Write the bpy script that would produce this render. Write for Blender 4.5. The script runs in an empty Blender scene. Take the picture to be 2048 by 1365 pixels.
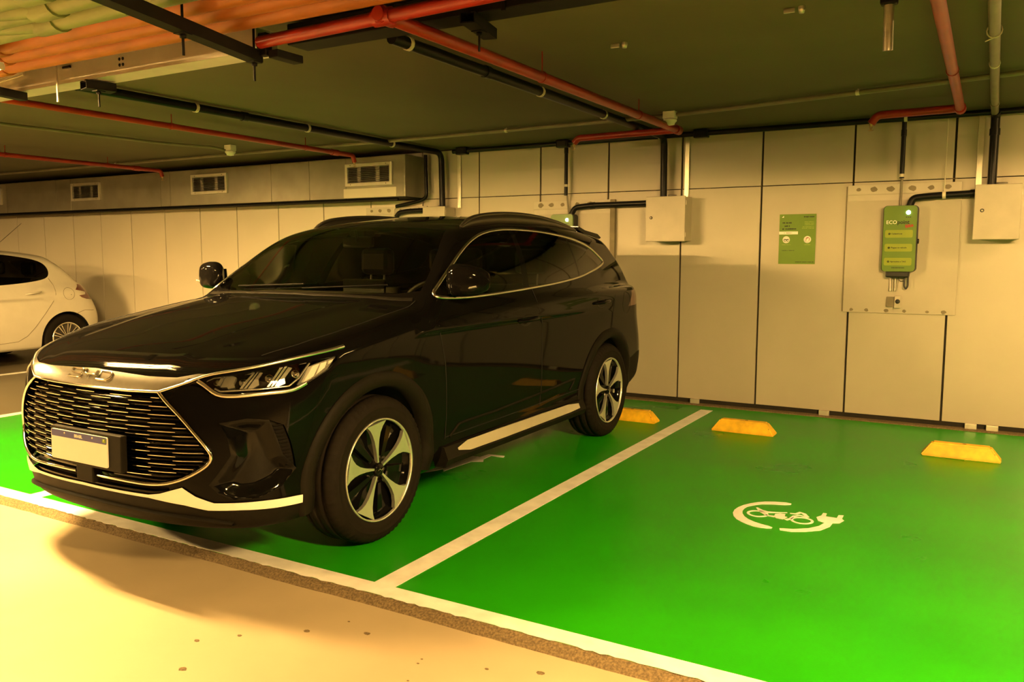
import bpy, bmesh, math, random
import numpy as np
from mathutils import Vector, Matrix
random.seed(7)
PI = math.pi
C = bpy.context.scene.collection
S = bpy.context.scene

# ================================================================ camera, world, exposure
cam_d = bpy.data.cameras.new('camera'); cam = bpy.data.objects.new('camera', cam_d); C.objects.link(cam)
cam_d.sensor_width = 36.0; cam_d.lens = 1656.0/2048.0*36.0; cam_d.clip_end = 200
CAM_Z = 1.40
cam.matrix_world = (Matrix.Translation((0, 0, CAM_Z)) @ Matrix.Rotation(math.radians(30.14), 4, 'Z')
                    @ Matrix.Rotation(math.radians(90-5.96), 4, 'X') @ Matrix.Rotation(math.radians(0.09), 4, 'Z'))
S.camera = cam
world = bpy.data.worlds.new('world'); S.world = world; world.use_nodes = True
world.node_tree.nodes['Background'].inputs[0].default_value = (.02, .013, .005, 1)
world.node_tree.nodes['Background'].inputs[1].default_value = 0.2
S.view_settings.view_transform = 'Standard'; S.view_settings.look = 'None'
S.view_settings.exposure = 0.0; S.view_settings.gamma = 1.0; S.view_settings.use_curve_mapping = False
TUBE_COLOR = (1.0, .60, .19); TUBE_STRENGTH = 1500.0
LAMPS = [(-4.80, 2.2, 2.30, 1.5), (1.2, 1.3, 2.42, 1.75), (-12.3, 2.15, 2.40, .42), (-7.6, -.9, 2.42, 1.7), (-8.6, 1.9, 2.40, 1.1), (3.9, -3.8, 2.40, .2), (1.75, 6.2, 2.44, .16)]  # batten between suv and hatchback is added to brighten the hatchback and left wall

# ================================================================ helpers
def T(o, label=None, cat=None, group=None, kind=None):
    if label: o['label'] = label
    if cat: o['category'] = cat
    if group: o['group'] = group
    if kind: o['kind'] = kind
    return o
def empty(name, loc=(0, 0, 0), rz=0, label=None, cat=None, group=None, kind=None):
    o = bpy.data.objects.new(name, None); C.objects.link(o); o.location = loc; o.rotation_euler = (0, 0, rz)
    o.empty_display_size = .1
    return T(o, label, cat, group, kind)
def link(name, me, parent=None, loc=None):
    o = bpy.data.objects.new(name, me); C.objects.link(o)
    if parent is not None: o.parent = parent
    if loc is not None: o.location = loc
    return o
class MB:
    """collects simple solids, then becomes one mesh object"""
    def __init__(s): s.v = []; s.f = []; s.sm = []
    def add(s, vs, fs, smooth=False):
        n = len(s.v); s.v += [tuple(map(float, v)) for v in vs]; s.f += [tuple(i+n for i in f) for f in fs]; s.sm += [smooth]*len(fs)
    def box(s, c, d, rz=0, bev=0.0):
        x, y, z = d[0]/2, d[1]/2, d[2]/2; b = min(bev, x*.9, y*.9, z*.9)
        ca, sa = math.cos(rz), math.sin(rz)
        def W(p): return (c[0]+p[0]*ca-p[1]*sa, c[1]+p[0]*sa+p[1]*ca, c[2]+p[2])
        if b <= 0:
            vs = [W((i*x, j*y, k*z)) for k in (-1, 1) for j in (-1, 1) for i in (-1, 1)]
            s.add(vs, [(0, 2, 3, 1), (4, 5, 7, 6), (0, 1, 5, 4), (2, 6, 7, 3), (0, 4, 6, 2), (1, 3, 7, 5)])
        else:
            bm = bmesh.new(); bmesh.ops.create_cube(bm, size=1)
            for v in bm.verts: v.co = Vector((v.co.x*2*x, v.co.y*2*y, v.co.z*2*z))
            bmesh.ops.bevel(bm, geom=bm.edges[:], offset=b, segments=2, affect='EDGES', profile=.5)
            bm.verts.index_update()
            s.add([W(v.co) for v in bm.verts], [tuple(v.index for v in f.verts) for f in bm.faces]); bm.free()
        return s
    def tube(s, pts, r, n=10, cap=True, closed=False, sy=1.0):
        P = [Vector(p) for p in pts]; m = len(P); R = r if isinstance(r, (list, tuple)) else [r]*m
        vs = []; fs = []; prev = None
        for i, p in enumerate(P):
            if closed: t = P[(i+1) % m]-P[i-1]
            else: t = P[min(i+1, m-1)]-P[max(i-1, 0)]
            t.normalize()
            if prev is None:
                up = Vector((0, 0, 1)) if abs(t.z) < .9 else Vector((0, 1, 0)); a = t.cross(up).normalized()
            else: a = (prev-t*prev.dot(t)).normalized()
            prev = a; b = t.cross(a)
            for k in range(n):
                w = 2*PI*k/n; vs.append(p+a*(R[i]*math.cos(w))+b*(R[i]*sy*math.sin(w)))
        for i in range(m if closed else m-1):
            j = (i+1) % m
            for k in range(n): fs.append((i*n+k, i*n+(k+1) % n, j*n+(k+1) % n, j*n+k))
        s.add(vs, fs, True)
        if cap and not closed:
            s.add([vs[k] for k in range(n)], [tuple(range(n-1, -1, -1))]); s.add([vs[(m-1)*n+k] for k in range(n)], [tuple(range(n))])
        return s
    def lathe(s, prof, n=24, o=(0, 0, 0), axis='z', smooth=True, mod=None):
        """prof: (radius, height) pairs turned about the axis through o"""
        vs = []; fs = []; m = len(prof)
        for k in range(n):
            w = 2*PI*k/n; ca, sa = math.cos(w), math.sin(w)
            for i, (r, h) in enumerate(prof):
                if mod: r = r+mod(i, k)
                p = {'z': (r*ca, r*sa, h), 'x': (h, r*ca, r*sa), 'y': (r*ca, h, r*sa)}[axis]
                vs.append((o[0]+p[0], o[1]+p[1], o[2]+p[2]))
        for k in range(n):
            q = (k+1) % n
            for i in range(m-1): fs.append((k*m+i, q*m+i, q*m+i+1, k*m+i+1))
        s.add(vs, fs, smooth); return s
    def prism(s, poly, ax, a, b, smooth=False):
        """flat outline extruded along axis ax ('x','y','z') from a to b"""
        n = len(poly)
        def W(p, h): return {'z': (p[0], p[1], h), 'y': (p[0], h, p[1]), 'x': (h, p[0], p[1])}[ax]
        vs = [W(p, a) for p in poly]+[W(p, b) for p in poly]
        s.add(vs, [tuple(range(n))[::-1], tuple(range(n, 2*n))]+[(i, (i+1) % n, n+(i+1) % n, n+i) for i in range(n)], smooth); return s
    def mesh(s, name, mat=None, fix=True):
        me = bpy.data.meshes.new(name); me.from_pydata(s.v, [], s.f); me.polygons.foreach_set('use_smooth', s.sm)
        if mat: me.materials.append(mat)
        if fix:
            bm = bmesh.new(); bm.from_mesh(me); bmesh.ops.recalc_face_normals(bm, faces=bm.faces[:]); bm.to_mesh(me); bm.free()
        me.update(); return me
    def build(s, name, mat, parent=None, loc=None): return link(name, s.mesh(name, mat), parent, loc)
def arc(c, r, a0, a1, n, plane='xz'):
    out = []
    for i in range(n+1):
        w = math.radians(a0+(a1-a0)*i/n); u, v = r*math.cos(w), r*math.sin(w)
        out.append({'xz': (c[0]+u, c[1], c[2]+v), 'yz': (c[0], c[1]+u, c[2]+v), 'xy': (c[0]+u, c[1]+v, c[2])}[plane])
    return out
def bend(pts, r=.08, n=5):
    """polyline with rounded corners"""
    P = [Vector(p) for p in pts]; out = [P[0]]
    for i in range(1, len(P)-1):
        a = (P[i-1]-P[i]); b = (P[i+1]-P[i]); d = min(r, a.length*.45, b.length*.45); a.normalize(); b.normalize()
        p0 = P[i]+a*d; p1 = P[i]+b*d
        for k in range(n+1):
            t = k/n; out.append(p0*(1-t)**2+P[i]*2*t*(1-t)+p1*t*t)
    out.append(P[-1]); return out
def text_mesh(name, body, size, mat, depth=.0008, align='CENTER', bold=0.0, shear=0.0):
    cu = bpy.data.curves.new(name, 'FONT'); cu.body = body; cu.size = size; cu.extrude = depth; cu.align_x = align; cu.align_y = 'CENTER'
    cu.offset = bold; cu.shear = shear; cu.resolution_u = 3
    o = bpy.data.objects.new(name, cu); C.objects.link(o)
    dg = bpy.context.evaluated_depsgraph_get(); me = bpy.data.meshes.new_from_object(o.evaluated_get(dg)); me.name = name
    bpy.data.objects.remove(o); bpy.data.curves.remove(cu)
    me.materials.clear(); me.materials.append(mat); return me

# ================================================================ materials
def mat(name, col, rough=.5, metal=0.0, noise=0.0, nscale=8.0, rvar=0.0, bump=0.0, bscale=60.0, coat=0.0, spec=.5, col2=None, emit=None, estr=0.0, coords='Object', detail=4.0):
    m = bpy.data.materials.new(name); m.use_nodes = True; nt = m.node_tree; N = nt.nodes; L = nt.links; b = N['Principled BSDF']
    b.inputs['Base Color'].default_value = (*col, 1); b.inputs['Roughness'].default_value = rough; b.inputs['Metallic'].default_value = metal
    b.inputs['Coat Weight'].default_value = coat; b.inputs['Coat Roughness'].default_value = .03; b.inputs['Specular IOR Level'].default_value = spec
    if emit: b.inputs['Emission Color'].default_value = (*emit, 1); b.inputs['Emission Strength'].default_value = estr
    if noise or rvar or col2:
        tc = N.new('ShaderNodeTexCoord'); nz = N.new('ShaderNodeTexNoise'); nz.inputs['Scale'].default_value = nscale; nz.inputs['Detail'].default_value = detail
        L.new(tc.outputs[coords], nz.inputs['Vector'])
        cr = N.new('ShaderNodeValToRGB'); c2 = col2 if col2 else tuple(max(0, c*(1-noise)) for c in col)
        c1 = col if col2 else tuple(min(1, c*(1+noise*.6)) for c in col)
        cr.color_ramp.elements[0].color = (*c2, 1); cr.color_ramp.elements[1].color = (*c1, 1)
        cr.color_ramp.elements[0].position = .32; cr.color_ramp.elements[1].position = .68
        L.new(nz.outputs['Fac'], cr.inputs['Fac']); L.new(cr.outputs['Color'], b.inputs['Base Color'])
        if rvar:
            mr = N.new('ShaderNodeMapRange'); mr.inputs[3].default_value = max(.02, rough-rvar); mr.inputs[4].default_value = rough+rvar
            L.new(nz.outputs['Fac'], mr.inputs[0]); L.new(mr.outputs[0], b.inputs['Roughness'])
    if bump:
        tc2 = N.new('ShaderNodeTexCoord'); nb = N.new('ShaderNodeTexNoise'); nb.inputs['Scale'].default_value = bscale; nb.inputs['Detail'].default_value = 3
        L.new(tc2.outputs[coords], nb.inputs['Vector']); bp = N.new('ShaderNodeBump'); bp.inputs['Strength'].default_value = bump; bp.inputs['Distance'].default_value = .004
        L.new(nb.outputs['Fac'], bp.inputs['Height']); L.new(bp.outputs['Normal'], b.inputs['Normal'])
    return m
def glass(name, tint, rough=.02, ior=1.5, gloss=(1, 1, 1)):
    """thin tinted pane: lets part of the light through, mirrors by Fresnel"""
    m = bpy.data.materials.new(name); m.use_nodes = True; nt = m.node_tree; N = nt.nodes; L = nt.links; N.remove(N['Principled BSDF'])
    t = N.new('ShaderNodeBsdfTransparent'); t.inputs[0].default_value = (*tint, 1); g = N.new('ShaderNodeBsdfGlossy'); g.inputs['Roughness'].default_value = rough
    g.inputs['Color'].default_value = (*gloss, 1)
    fr = N.new('ShaderNodeFresnel'); fr.inputs[0].default_value = ior; mx = N.new('ShaderNodeMixShader')
    nz = N.new('ShaderNodeTexNoise'); nz.inputs['Scale'].default_value = 3.0
    mr = N.new('ShaderNodeMapRange'); mr.inputs[3].default_value = rough; mr.inputs[4].default_value = rough+.03
    L.new(nz.outputs['Fac'], mr.inputs[0]); L.new(mr.outputs[0], g.inputs['Roughness'])
    L.new(fr.outputs[0], mx.inputs[0]); L.new(t.outputs[0], mx.inputs[1]); L.new(g.outputs[0], mx.inputs[2]); L.new(mx.outputs[0], N['Material Output'].inputs[0])
    return m
def emission(name, col, st):
    m = bpy.data.materials.new(name); m.use_nodes = True; N = m.node_tree.nodes; b = N['Principled BSDF']
    b.inputs['Base Color'].default_value = (.8, .8, .8, 1); b.inputs['Emission Color'].default_value = (*col, 1); b.inputs['Emission Strength'].default_value = st
    return m
M = dict(
 green=mat('green_epoxy', (.017,.335,.002), .30, noise=.22, nscale=1.3, rvar=.08, bump=.05, bscale=120, col2=(.012, .255, .002), spec=.15),
 line=mat('white_paint', (.90,.89,.86), .5, noise=.12, nscale=9, bump=.08, bscale=90),
 screed=mat('beige_screed', (.45, .365, .235), .55, noise=.16, nscale=1.1, rvar=.08, bump=.10, bscale=35, detail=8),
 riser=mat('chipped_concrete', (.17, .12, .06), .9, noise=.5, nscale=110, bump=.8, bscale=90),
 dark_floor=mat('bare_concrete_floor', (0.136,0.116,0.075), .35, noise=.25, nscale=2, rvar=.1),
 ceiling=mat('ceiling_paint', (0.088,0.078,0.039), .85, noise=.16, nscale=.7, bump=.12, bscale=30),
 panel=mat('wall_panel_paint', (0.449,0.408,0.320), .45, noise=.07, nscale=1.2, bump=.10, bscale=70),
 panel_far=mat('wall_panel_paint_brightened', (.60, .55, .44), .38, noise=.05, nscale=1.0, bump=.05, bscale=60),  # same wall paint, colour raised to stand in for stronger light
 outer=mat('outer_wall_paint', (.16, .13, .09), .7, noise=.2), gap=mat('wall_backing', (.02, .016, .01), .9, noise=.3),
 alu=mat('aluminium_profile', (.72, .68, .58), .35, metal=.6, noise=.08),
 galv=mat('galvanised_steel', (.50, .47, .40), .38, metal=.75, noise=.25, nscale=14, rvar=.12),
 duct=mat('duct_sheet', (0.313,0.292,0.231), .34, metal=.45, noise=.16, nscale=3, rvar=.10),
 black_pipe=mat('black_conduit', (.0055, .0055, .006), .38, noise=.3, spec=.22),
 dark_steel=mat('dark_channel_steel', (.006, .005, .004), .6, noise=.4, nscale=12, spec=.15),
 red=mat('red_pipe_paint', (.30, .016, .006), .38, noise=.2, nscale=6),
 gray_pipe=mat('grey_conduit', (.17, .15, .10), .45, noise=.15),
 orange=mat('orange_pvc', (.36, .105, .010), .5, noise=.18, nscale=5, bump=.08),
 pvc_green=mat('pale_green_pvc', (.19, .24, .085), .42, noise=.2, nscale=5),
 yellow=mat('yellow_rubber', (.85,.50,.012), .6, noise=.22, nscale=14, bump=.2, bscale=60),
 yellow_dk=mat('worn_yellow_mark', (.35, .2, .03), .8, noise=.4),
 board=mat('mounting_board', (0.435,0.394,0.313), .6, noise=.07, nscale=3, bump=.1),
 strip=mat('board_patch_strip', (0.490,0.456,0.374), .6, noise=.06),
 filler=mat('filler_spot', (.20, .17, .11), .85, noise=.2),
 boxpaint=mat('electrical_box_paint', (0.422,0.381,0.299), .45, noise=.06, bump=.12, bscale=110),
 white_plastic=mat('white_plastic', (.75, .72, .64), .4, noise=.06),
 black_plastic=mat('black_plastic', (.007, .0065, .006), .45, noise=.25, nscale=30),
 ink=mat('dark_print', (.010, .016, .004), .6, noise=.1), wprint=mat('white_print', (.8, .78, .68), .6, noise=.05), rprint=mat('red_print', (.35, .03, .015), .6, noise=.05),
 cgreen=mat('charger_green', (.10, .185, .012), .38, noise=.06), clime=mat('charger_lime', (.22, .28, .012), .4, noise=.05),
 poster=mat('poster_green', (.12, .22, .010), .5, noise=.05), poster2=mat('poster_print_light', (.26, .36, .05), .5, noise=.05),
 # car
 paint=mat('black_car_paint', (.0035, .0032, .003), .04, coat=0.0, noise=.02, spec=.095),
 clad=mat('grained_black_plastic', (.0085, .0072, .0050), .6, noise=.15, nscale=40, bump=.15, bscale=300, spec=.10),
 gloss=mat('gloss_black_plastic', (.003, .003, .003), .08, noise=.02, spec=.2), rail=mat('dark_anodised_rail', (.10, .09, .07), .3, metal=.8, noise=.05), wiper=mat('wiper_rubber', (.004, .004, .004), .6, noise=.1, spec=.08),
 chrome=mat('chrome', (.82, .80, .76), .10, metal=1.0, noise=.03), satin=mat('satin_silver', (.80, .78, .73), .27, metal=1.0, noise=.04, nscale=20),
 blade=mat('brushed_blade', (.62, .60, .56), .2, metal=1.0, noise=.06, nscale=40), silver_paint=mat('silver_skid_paint', (.94, .92, .87), .36, metal=.0, noise=.04),
 rubber=mat('tyre_rubber', (.0095, .0072, .0052), .75, noise=.2, nscale=30, spec=.12), rim=mat('machined_alloy', (.80, .80, .74), .34, metal=.85, noise=.04, nscale=30),
 well=mat('wheel_well', (.006, .006, .006), .9, noise=.2), brake=mat('brake_iron', (.10, .09, .08), .5, metal=.8, noise=.3),
 ws=glass('windscreen_glass', (.78, .80, .64)), tint=glass('privacy_glass', (.26, .25, .19)), lens=glass('lamp_lens', (.90, .90, .88), .01),
 cabin=mat('cabin_trim', (.010, .008, .006), .6, noise=.15), seat=mat('seat_leather', (.010, .008, .006), .45, noise=.15),
 reflector=mat('lamp_reflector', (.85, .84, .80), .18, metal=.85, noise=.04), marker=mat('white_marker_lens', (.86, .84, .76), .25, noise=.03, emit=(1, .85, .55), estr=0.0),
 plate_w=mat('number_plate_white', (.78, .77, .72), .4, noise=.03), plate_b=mat('number_plate_blue', (.02, .03, .22), .4, noise=.05),
 tail=mat('tail_lamp_red', (.11, .02, .012), .15, coat=.8, noise=.1),
 white_car=mat('white_car_paint', (.58, .55, .47), .22, coat=.5, noise=.03),
 seam=mat('panel_seam', (.002, .002, .002), .8, noise=.1), seam_w=mat('white_panel_seam', (.16, .13, .08), .8, noise=.1),
 wires=mat('pale_cable', (.6, .55, .42), .5, noise=.1), brass=mat('sprinkler_brass', (.55, .38, .18), .3, metal=.9, noise=.1),
)

# ================================================================ lamps (the row of ceiling battens over the drive lane)
tube_mats = {}
def batten(x, y, z, k, label, shade):
    o = empty('ceiling_lamp', (x, y, z), 0, label, 'lamp', 'fluorescent battens on the ceiling')
    b = MB(); b.box((0, 0, .035), (1.26, .15, .05), bev=.008); b.build('housing', M['white_plastic'], o)
    if shade:
     b = MB(); b.prism([(-.113, -.018), (-.113, .004), (-.075, .013), (.075, .013), (.113, .004), (.113, -.018), (.110, -.018), (.108, .002), (.073, .010), (-.073, .010), (-.108, .002), (-.110, -.018)], 'x', -.64, .64)
     for e in (-1, 1): b.box((e*.638, 0, -.005), (.004, .22, .036))
     b.build('reflector', M['white_plastic'], o)
    key = round(k, 2)
    if key not in tube_mats: tube_mats[key] = emission('lamp_tube_glow', TUBE_COLOR, TUBE_STRENGTH*k)
    for s in (-1, 1):
        t = MB(); t.tube([(-.575, s*.045, -.012), (.575, s*.045, -.012)], .014, 10); t.build('tube', tube_mats[key], o)
        for e in (-1, 1):
            h = MB(); h.box((e*.592, s*.045, -.004), (.03, .03, .05), bev=.004); h.build('lamp_holder', M['white_plastic'], o)
    for e in (-1, 1):
        r = MB(); r.tube([(e*.5, 0, .06), (e*.5, 0, 2.53-z)], .004, 6); r.build('hanger', M['galv'], o)
    return o
for i, (x, y, z, k) in enumerate(LAMPS):
    batten(x, y, z, k, ['twin tube batten above the lane, out front of the black suv nose', 'twin tube batten above the lane before the empty green bay', 'twin tube batten above the lane before the white hatchback',
        'twin tube batten over the lane, left of the camera', 'added unseen twin tube batten that brightens the white hatchback and left wall', 'twin tube batten across the lane, at the far right end', 'twin tube batten over the bay right of the photo'][i], i not in (1, 5, 6))
# ================================================================ the setting: floor, walls, ceiling
X0, X1, YF, YB, ZC = -17.0, 15.0, -13.0, 7.55, 2.53
STEP = .030                                             # the green slab stands a little above the lane
fl = MB(); fl.box(((X0+X1)/2, (YF+YB)/2, -STEP-.06), (X1-X0, YB-YF, .12)); floor = fl.build('floor', M['screed']); T(floor, 'beige drive lane floor', kind='structure')
def slab(name, x0, x1, y0, y1, z0, z1, m, parent): b = MB(); b.box(((x0+x1)/2, (y0+y1)/2, (z0+z1)/2), (x1-x0, y1-y0, z1-z0)); return b.build(name, m, parent)
slab('green_slab', -7.42, 3.2, 2.575, YB-.06, -STEP, 0, M['green'], floor)
slab('bare_slab', X0, -7.42, 2.575, YB-.06, -STEP, -.001, M['dark_floor'], floor)
slab('bare_slab', 3.2, X1, 2.575, YB-.06, -STEP, -.001, M['dark_floor'], floor)
# chipped riser along the slab's front edge: an uneven strip, rough underside
rs = MB(); n = 900; xs = np.linspace(X0, X1, n); rng = np.random.RandomState(3)
wob = np.convolve(rng.rand(n+8), np.ones(9)/9, 'valid'); ch = rng.rand(n)
vs = []
for i, x in enumerate(xs):
    w = wob[i]*.02; c = .003+.010*rng.rand()**2+(.016 if ch[i] > .85 else 0)*ch[i]
    vs += [(x, 2.577, -.001), (x, 2.566-c*.4, -.003-c*.5), (x, 2.553-w, -STEP*.55), (x, 2.537-w*1.2, -STEP-.0005)]
rs.add(vs, [(i*4+k, i*4+k+1, (i+1)*4+k+1, (i+1)*4+k) for i in range(n-1) for k in range(3)]); rs.build('chipped_edge', M['riser'], floor)
def line(pts, name='painted_line'):
    b = MB(); b.prism(pts, 'z', 0.0002, .0022); return b.build(name, M['line'], floor)
ed = [(x, 2.5745-.011*rng.rand()**3) for x in np.linspace(X0, X1, 1100)]
line(ed+[(X1, 2.655), (X0, 2.675)])
for xa, xb in ((-2.228, -2.118), (.342, .452), (-4.80, -4.69), (-7.42, -7.31), (-9.95, -9.85), (-12.5, -12.4), (2.9, 3.0)):
    line([(xa, 2.665), (xb, 2.665), (xb-.012, YB-.27), (xa-.012, YB-.27)])
# floor symbols
SYM = {
"arcL": [(-0.924,4.750),(-1.041,4.718),(-1.111,4.651),(-1.161,4.548),(-1.173,4.433),(-1.133,4.319),(-1.067,4.259),(-0.997,4.226),(-0.922,4.238),(-0.920,4.270),(-1.005,4.294),(-1.081,4.349),(-1.126,4.443),(-1.130,4.540),(-1.099,4.602),(-1.047,4.661),(-0.919,4.701)],
"arcR": [(-0.886,4.268),(-0.822,4.290),(-0.756,4.343),(-0.717,4.406),(-0.700,4.479),(-0.737,4.497),(-0.755,4.553),(-0.737,4.597),(-0.737,4.649),(-0.718,4.649),(-0.714,4.593),(-0.658,4.592),(-0.658,4.649),(-0.633,4.657),(-0.632,4.590),(-0.617,4.566),(-0.632,4.508),(-0.663,4.491),(-0.666,4.426),(-0.697,4.340),(-0.761,4.279),(-0.821,4.244),(-0.878,4.242)],
}
sy = MB()
def smooth_poly(p, k=2):
    for _ in range(k):
        q = []
        for i in range(len(p)):
            a, b = np.array(p[i]), np.array(p[(i+1) % len(p)]); q += [tuple(a*.75+b*.25), tuple(a*.25+b*.75)]
        p = q
    return p
for k in SYM: sy.prism(smooth_poly(SYM[k], 1) if k == 'arcL' else SYM[k], 'z', .0003, .0024)
def stroke(P, w):
    """flat painted stroke of varying width"""
    n = len(P); L = []; R = []
    for k in range(n):
        d = np.array(P[min(k+1, n-1)])-np.array(P[max(k-1, 0)]); d = d/np.linalg.norm(d); ww = w[k] if hasattr(w, '__len__') else w
        L.append((P[k][0]-d[1]*ww/2, P[k][1]+d[0]*ww/2)); R.append((P[k][0]+d[1]*ww/2, P[k][1]-d[0]*ww/2))
    sy.prism(L+R[::-1], 'z', .0003, .0024)
stroke([(-1.073,4.566),(-1.043,4.522),(-1.003,4.511),(-.961,4.527),(-.908,4.556)], [.010,.030,.026,.014,.006])
stroke([(-1.047,4.512),(-1.02,4.482),(-.994,4.452),(-.951,4.452)], [.012,.012,.014,.020])
sy.prism([(-.958,4.497),(-.937,4.520),(-.91,4.522),(-.906,4.483),(-.89,4.475),(-.903,4.428),(-.939,4.431),(-.955,4.455)], 'z', .0003, .0024)
stroke([(-.892,4.552),(-.860,4.557),(-.846,4.594),(-.823,4.578),(-.794,4.527)], [.010,.020,.024,.022,.016])
stroke([(-.889,4.426),(-.870,4.454),(-.864,4.512),(-.838,4.542),(-.796,4.526)], [.022,.018,.013,.013,.010])
for cx, cy, rr_ in ((-1.043, 4.457, .057), (-.811, 4.457, .059)):
    a = arc((cx, cy, 0), rr_, 0, 360, 24, 'xy')[:-1]; b = arc((cx, cy, 0), rr_-.014, 0, 360, 24, 'xy')[:-1]
    nn = 24; vs = [(p[0], p[1], z) for z in (.0003, .0024) for p in a]+[(p[0], p[1], z) for z in (.0003, .0024) for p in b]
    sy.add(vs, [(nn+i, nn+(i+1) % nn, 3*nn+(i+1) % nn, 3*nn+i) for i in range(nn)]+[(i, (i+1) % nn, nn+(i+1) % nn, nn+i) for i in range(nn)]+[(2*nn+i, 3*nn+i, 3*nn+(i+1) % nn, 2*nn+(i+1) % nn) for i in range(nn)])
o = sy.build('charging_symbol', M['line'], floor); o['label'] = 'white ring and plug symbol around a motorcycle'
sy = MB()   # the larger car symbol, mostly under the black car
ctr = (-3.50, 4.48); R0 = .46
a = [(ctr[0]+R0*math.cos(w), ctr[1]+R0*math.sin(w)) for w in np.linspace(math.radians(-75), math.radians(-8), 16)]
b = [(ctr[0]+(R0-.085)*math.cos(w), ctr[1]+(R0-.085)*math.sin(w)) for w in np.linspace(math.radians(-8), math.radians(-75), 16)]
sy.prism(a+b, 'z', .0003, .0024)
sy.prism([(-3.10, 4.42), (-3.02, 4.32), (-3.0, 4.62), (-2.93, 4.66), (-2.965, 4.72), (-2.97, 4.83), (-2.87, 4.83), (-2.885, 4.87), (-3.01, 4.86), (-3.02, 4.76), (-3.10, 4.76), (-3.10, 4.86), (-3.17, 4.86), (-3.165, 4.74), (-3.22, 4.68), (-3.13, 4.60)], 'z', .0003, .0024)
a = [(ctr[0]+R0*math.cos(w), ctr[1]+R0*math.sin(w)) for w in np.linspace(math.radians(75), math.radians(270), 30)]
b = [(ctr[0]+(R0-.085)*math.cos(w), ctr[1]+(R0-.085)*math.sin(w)) for w in np.linspace(math.radians(270), math.radians(75), 30)]
sy.prism(a+b, 'z', .0003, .0024)
o = sy.build('charging_symbol', M['line'], floor); o['label'] = 'white plug symbol half under the black suv'
# small dirt marks on the lane
rng2 = np.random.RandomState(11)
dm = MB()
for i in range(46):
    x, y = -2.6+rng2.rand()*2.4, 1.35+rng2.rand()*1.1; r = .004+.010*rng2.rand()**2
    dm.prism([(x+r*(1+.5*rng2.rand())*math.cos(w), y+r*.7*(1+.5*rng2.rand())*math.sin(w)) for w in np.linspace(0, 2*PI, 8)[:-1]], 'z', -STEP+.0002, -STEP+.0012)
for k in range(1):
    ring = arc((-1.62, 1.55, 0), .028, 0, 360, 20, 'xy')[:-1]; dm.tube([(p[0], p[1], -STEP+.0006) for p in ring], .0022, 5, closed=True)
o = dm.build('dirt_mark', M['riser'], floor); o['kind'] = 'stuff'

# ceiling
cb = MB(); cb.box(((X0+X1)/2, (YF+YB)/2, ZC+.1), (X1-X0, YB-YF, .2)); ceil = cb.build('ceiling', M['ceiling']); T(ceil, 'dark painted concrete ceiling', kind='structure')
# side and front walls, seen only in reflections
for nm, c, d in (('wall_left', (X0-.05, (YF+YB)/2, 1.2), (.1, YB-YF, 3.0)), ('wall_right', (X1+.05, (YF+YB)/2, 1.2), (.1, YB-YF, 3.0)), ('wall_front', ((X0+X1)/2, YF-.05, 1.2), (X1-X0, .1, 3.0))):
    b = MB(); b.box(c, d); T(b.build(nm, M['outer']), kind='structure')
# back wall: dark backing with panels hung on it
b = MB(); b.box(((X0+X1)/2, YB+.07, 1.2), (X1-X0, .1, 3.0)); wall = b.build('wall_back', M['gap']); T(wall, 'panelled back wall', kind='structure')
JX = [-17.0, -16.45, -15.70, -14.95, -14.22, -13.49, -12.76, -12.01, -11.34, -10.64, -9.91, -9.19, -8.49, -7.75, -7.0, -6.27, -5.53, -4.79, -4.05, -3.30, -2.56, -1.825, -1.066, -.318, .43, 1.18, 1.93, 2.68, 3.43, 4.18, 4.93, 5.68, 6.43, 7.2, 8.7, 10.2, 11.7, 13.2, 15.0]
def panel(x0, x1, z0, z1, m, dy=0.0):
    w, h = x1-x0, z1-z0; b = MB(); b.box((0, 0, 0), (w, .024, h), bev=.0015)
    b.build('wall_panel', m, wall, ((x0+x1)/2, YB+.010+dy, (z0+z1)/2))
rp = np.random.RandomState(5)
for a, bb in zip(JX[:-1], JX[1:]):
    g = .007 if a < -5 else .0085; pm = M['panel_far'] if a < -5.6 else M['panel']  # left stretch of the wall gets the brightened paint
    panel(a+g, bb-g, .048, 2.004, pm, rp.rand()*.003); panel(a+g, bb-g, 2.012, ZC-.012, pm, .002+rp.rand()*.003)
# panel fixing rail: short dark screws along the horizontal joint
b = MB()
for x in np.arange(-5.4, 3.0, .25):
    if rp.rand() > .25: b.box((x+rp.rand()*.1, YB-.003, 2.008), (.022 if rp.rand() > .5 else .05, .004, .006))
o = b.build('joint_screws', M['riser'], wall); o['kind'] = 'stuff'
for x in (-5.035, -2.508, -.145, .32):
    z0 = 1.90 if x < -4 else 1.53
    if x > .3: z0 = .05
    b = MB(); b.box((x, YB-.012, (z0+ZC-.015)/2), (.042, .014, ZC-.015-z0), bev=.002); b.build('aluminium_profile', M['alu'], wall)
# concrete plinth under the panels
kb = MB(); kb.box(((X0+X1)/2, YB-.045, .004), (X1-X0, .10, .014), bev=.003); base = kb.build('baseboard_back', M['riser']); T(base, 'rough concrete plinth along the back wall', kind='structure')
for x in (-2.375, -1.22, -.10, .05, 1.2, -4.2, -3.35, -5.4): 
    b = MB(); b.box((x, YB-.03, .03), (.085, .03, .044), bev=.004); b.build('plinth_block', M['alu'], base)

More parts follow.
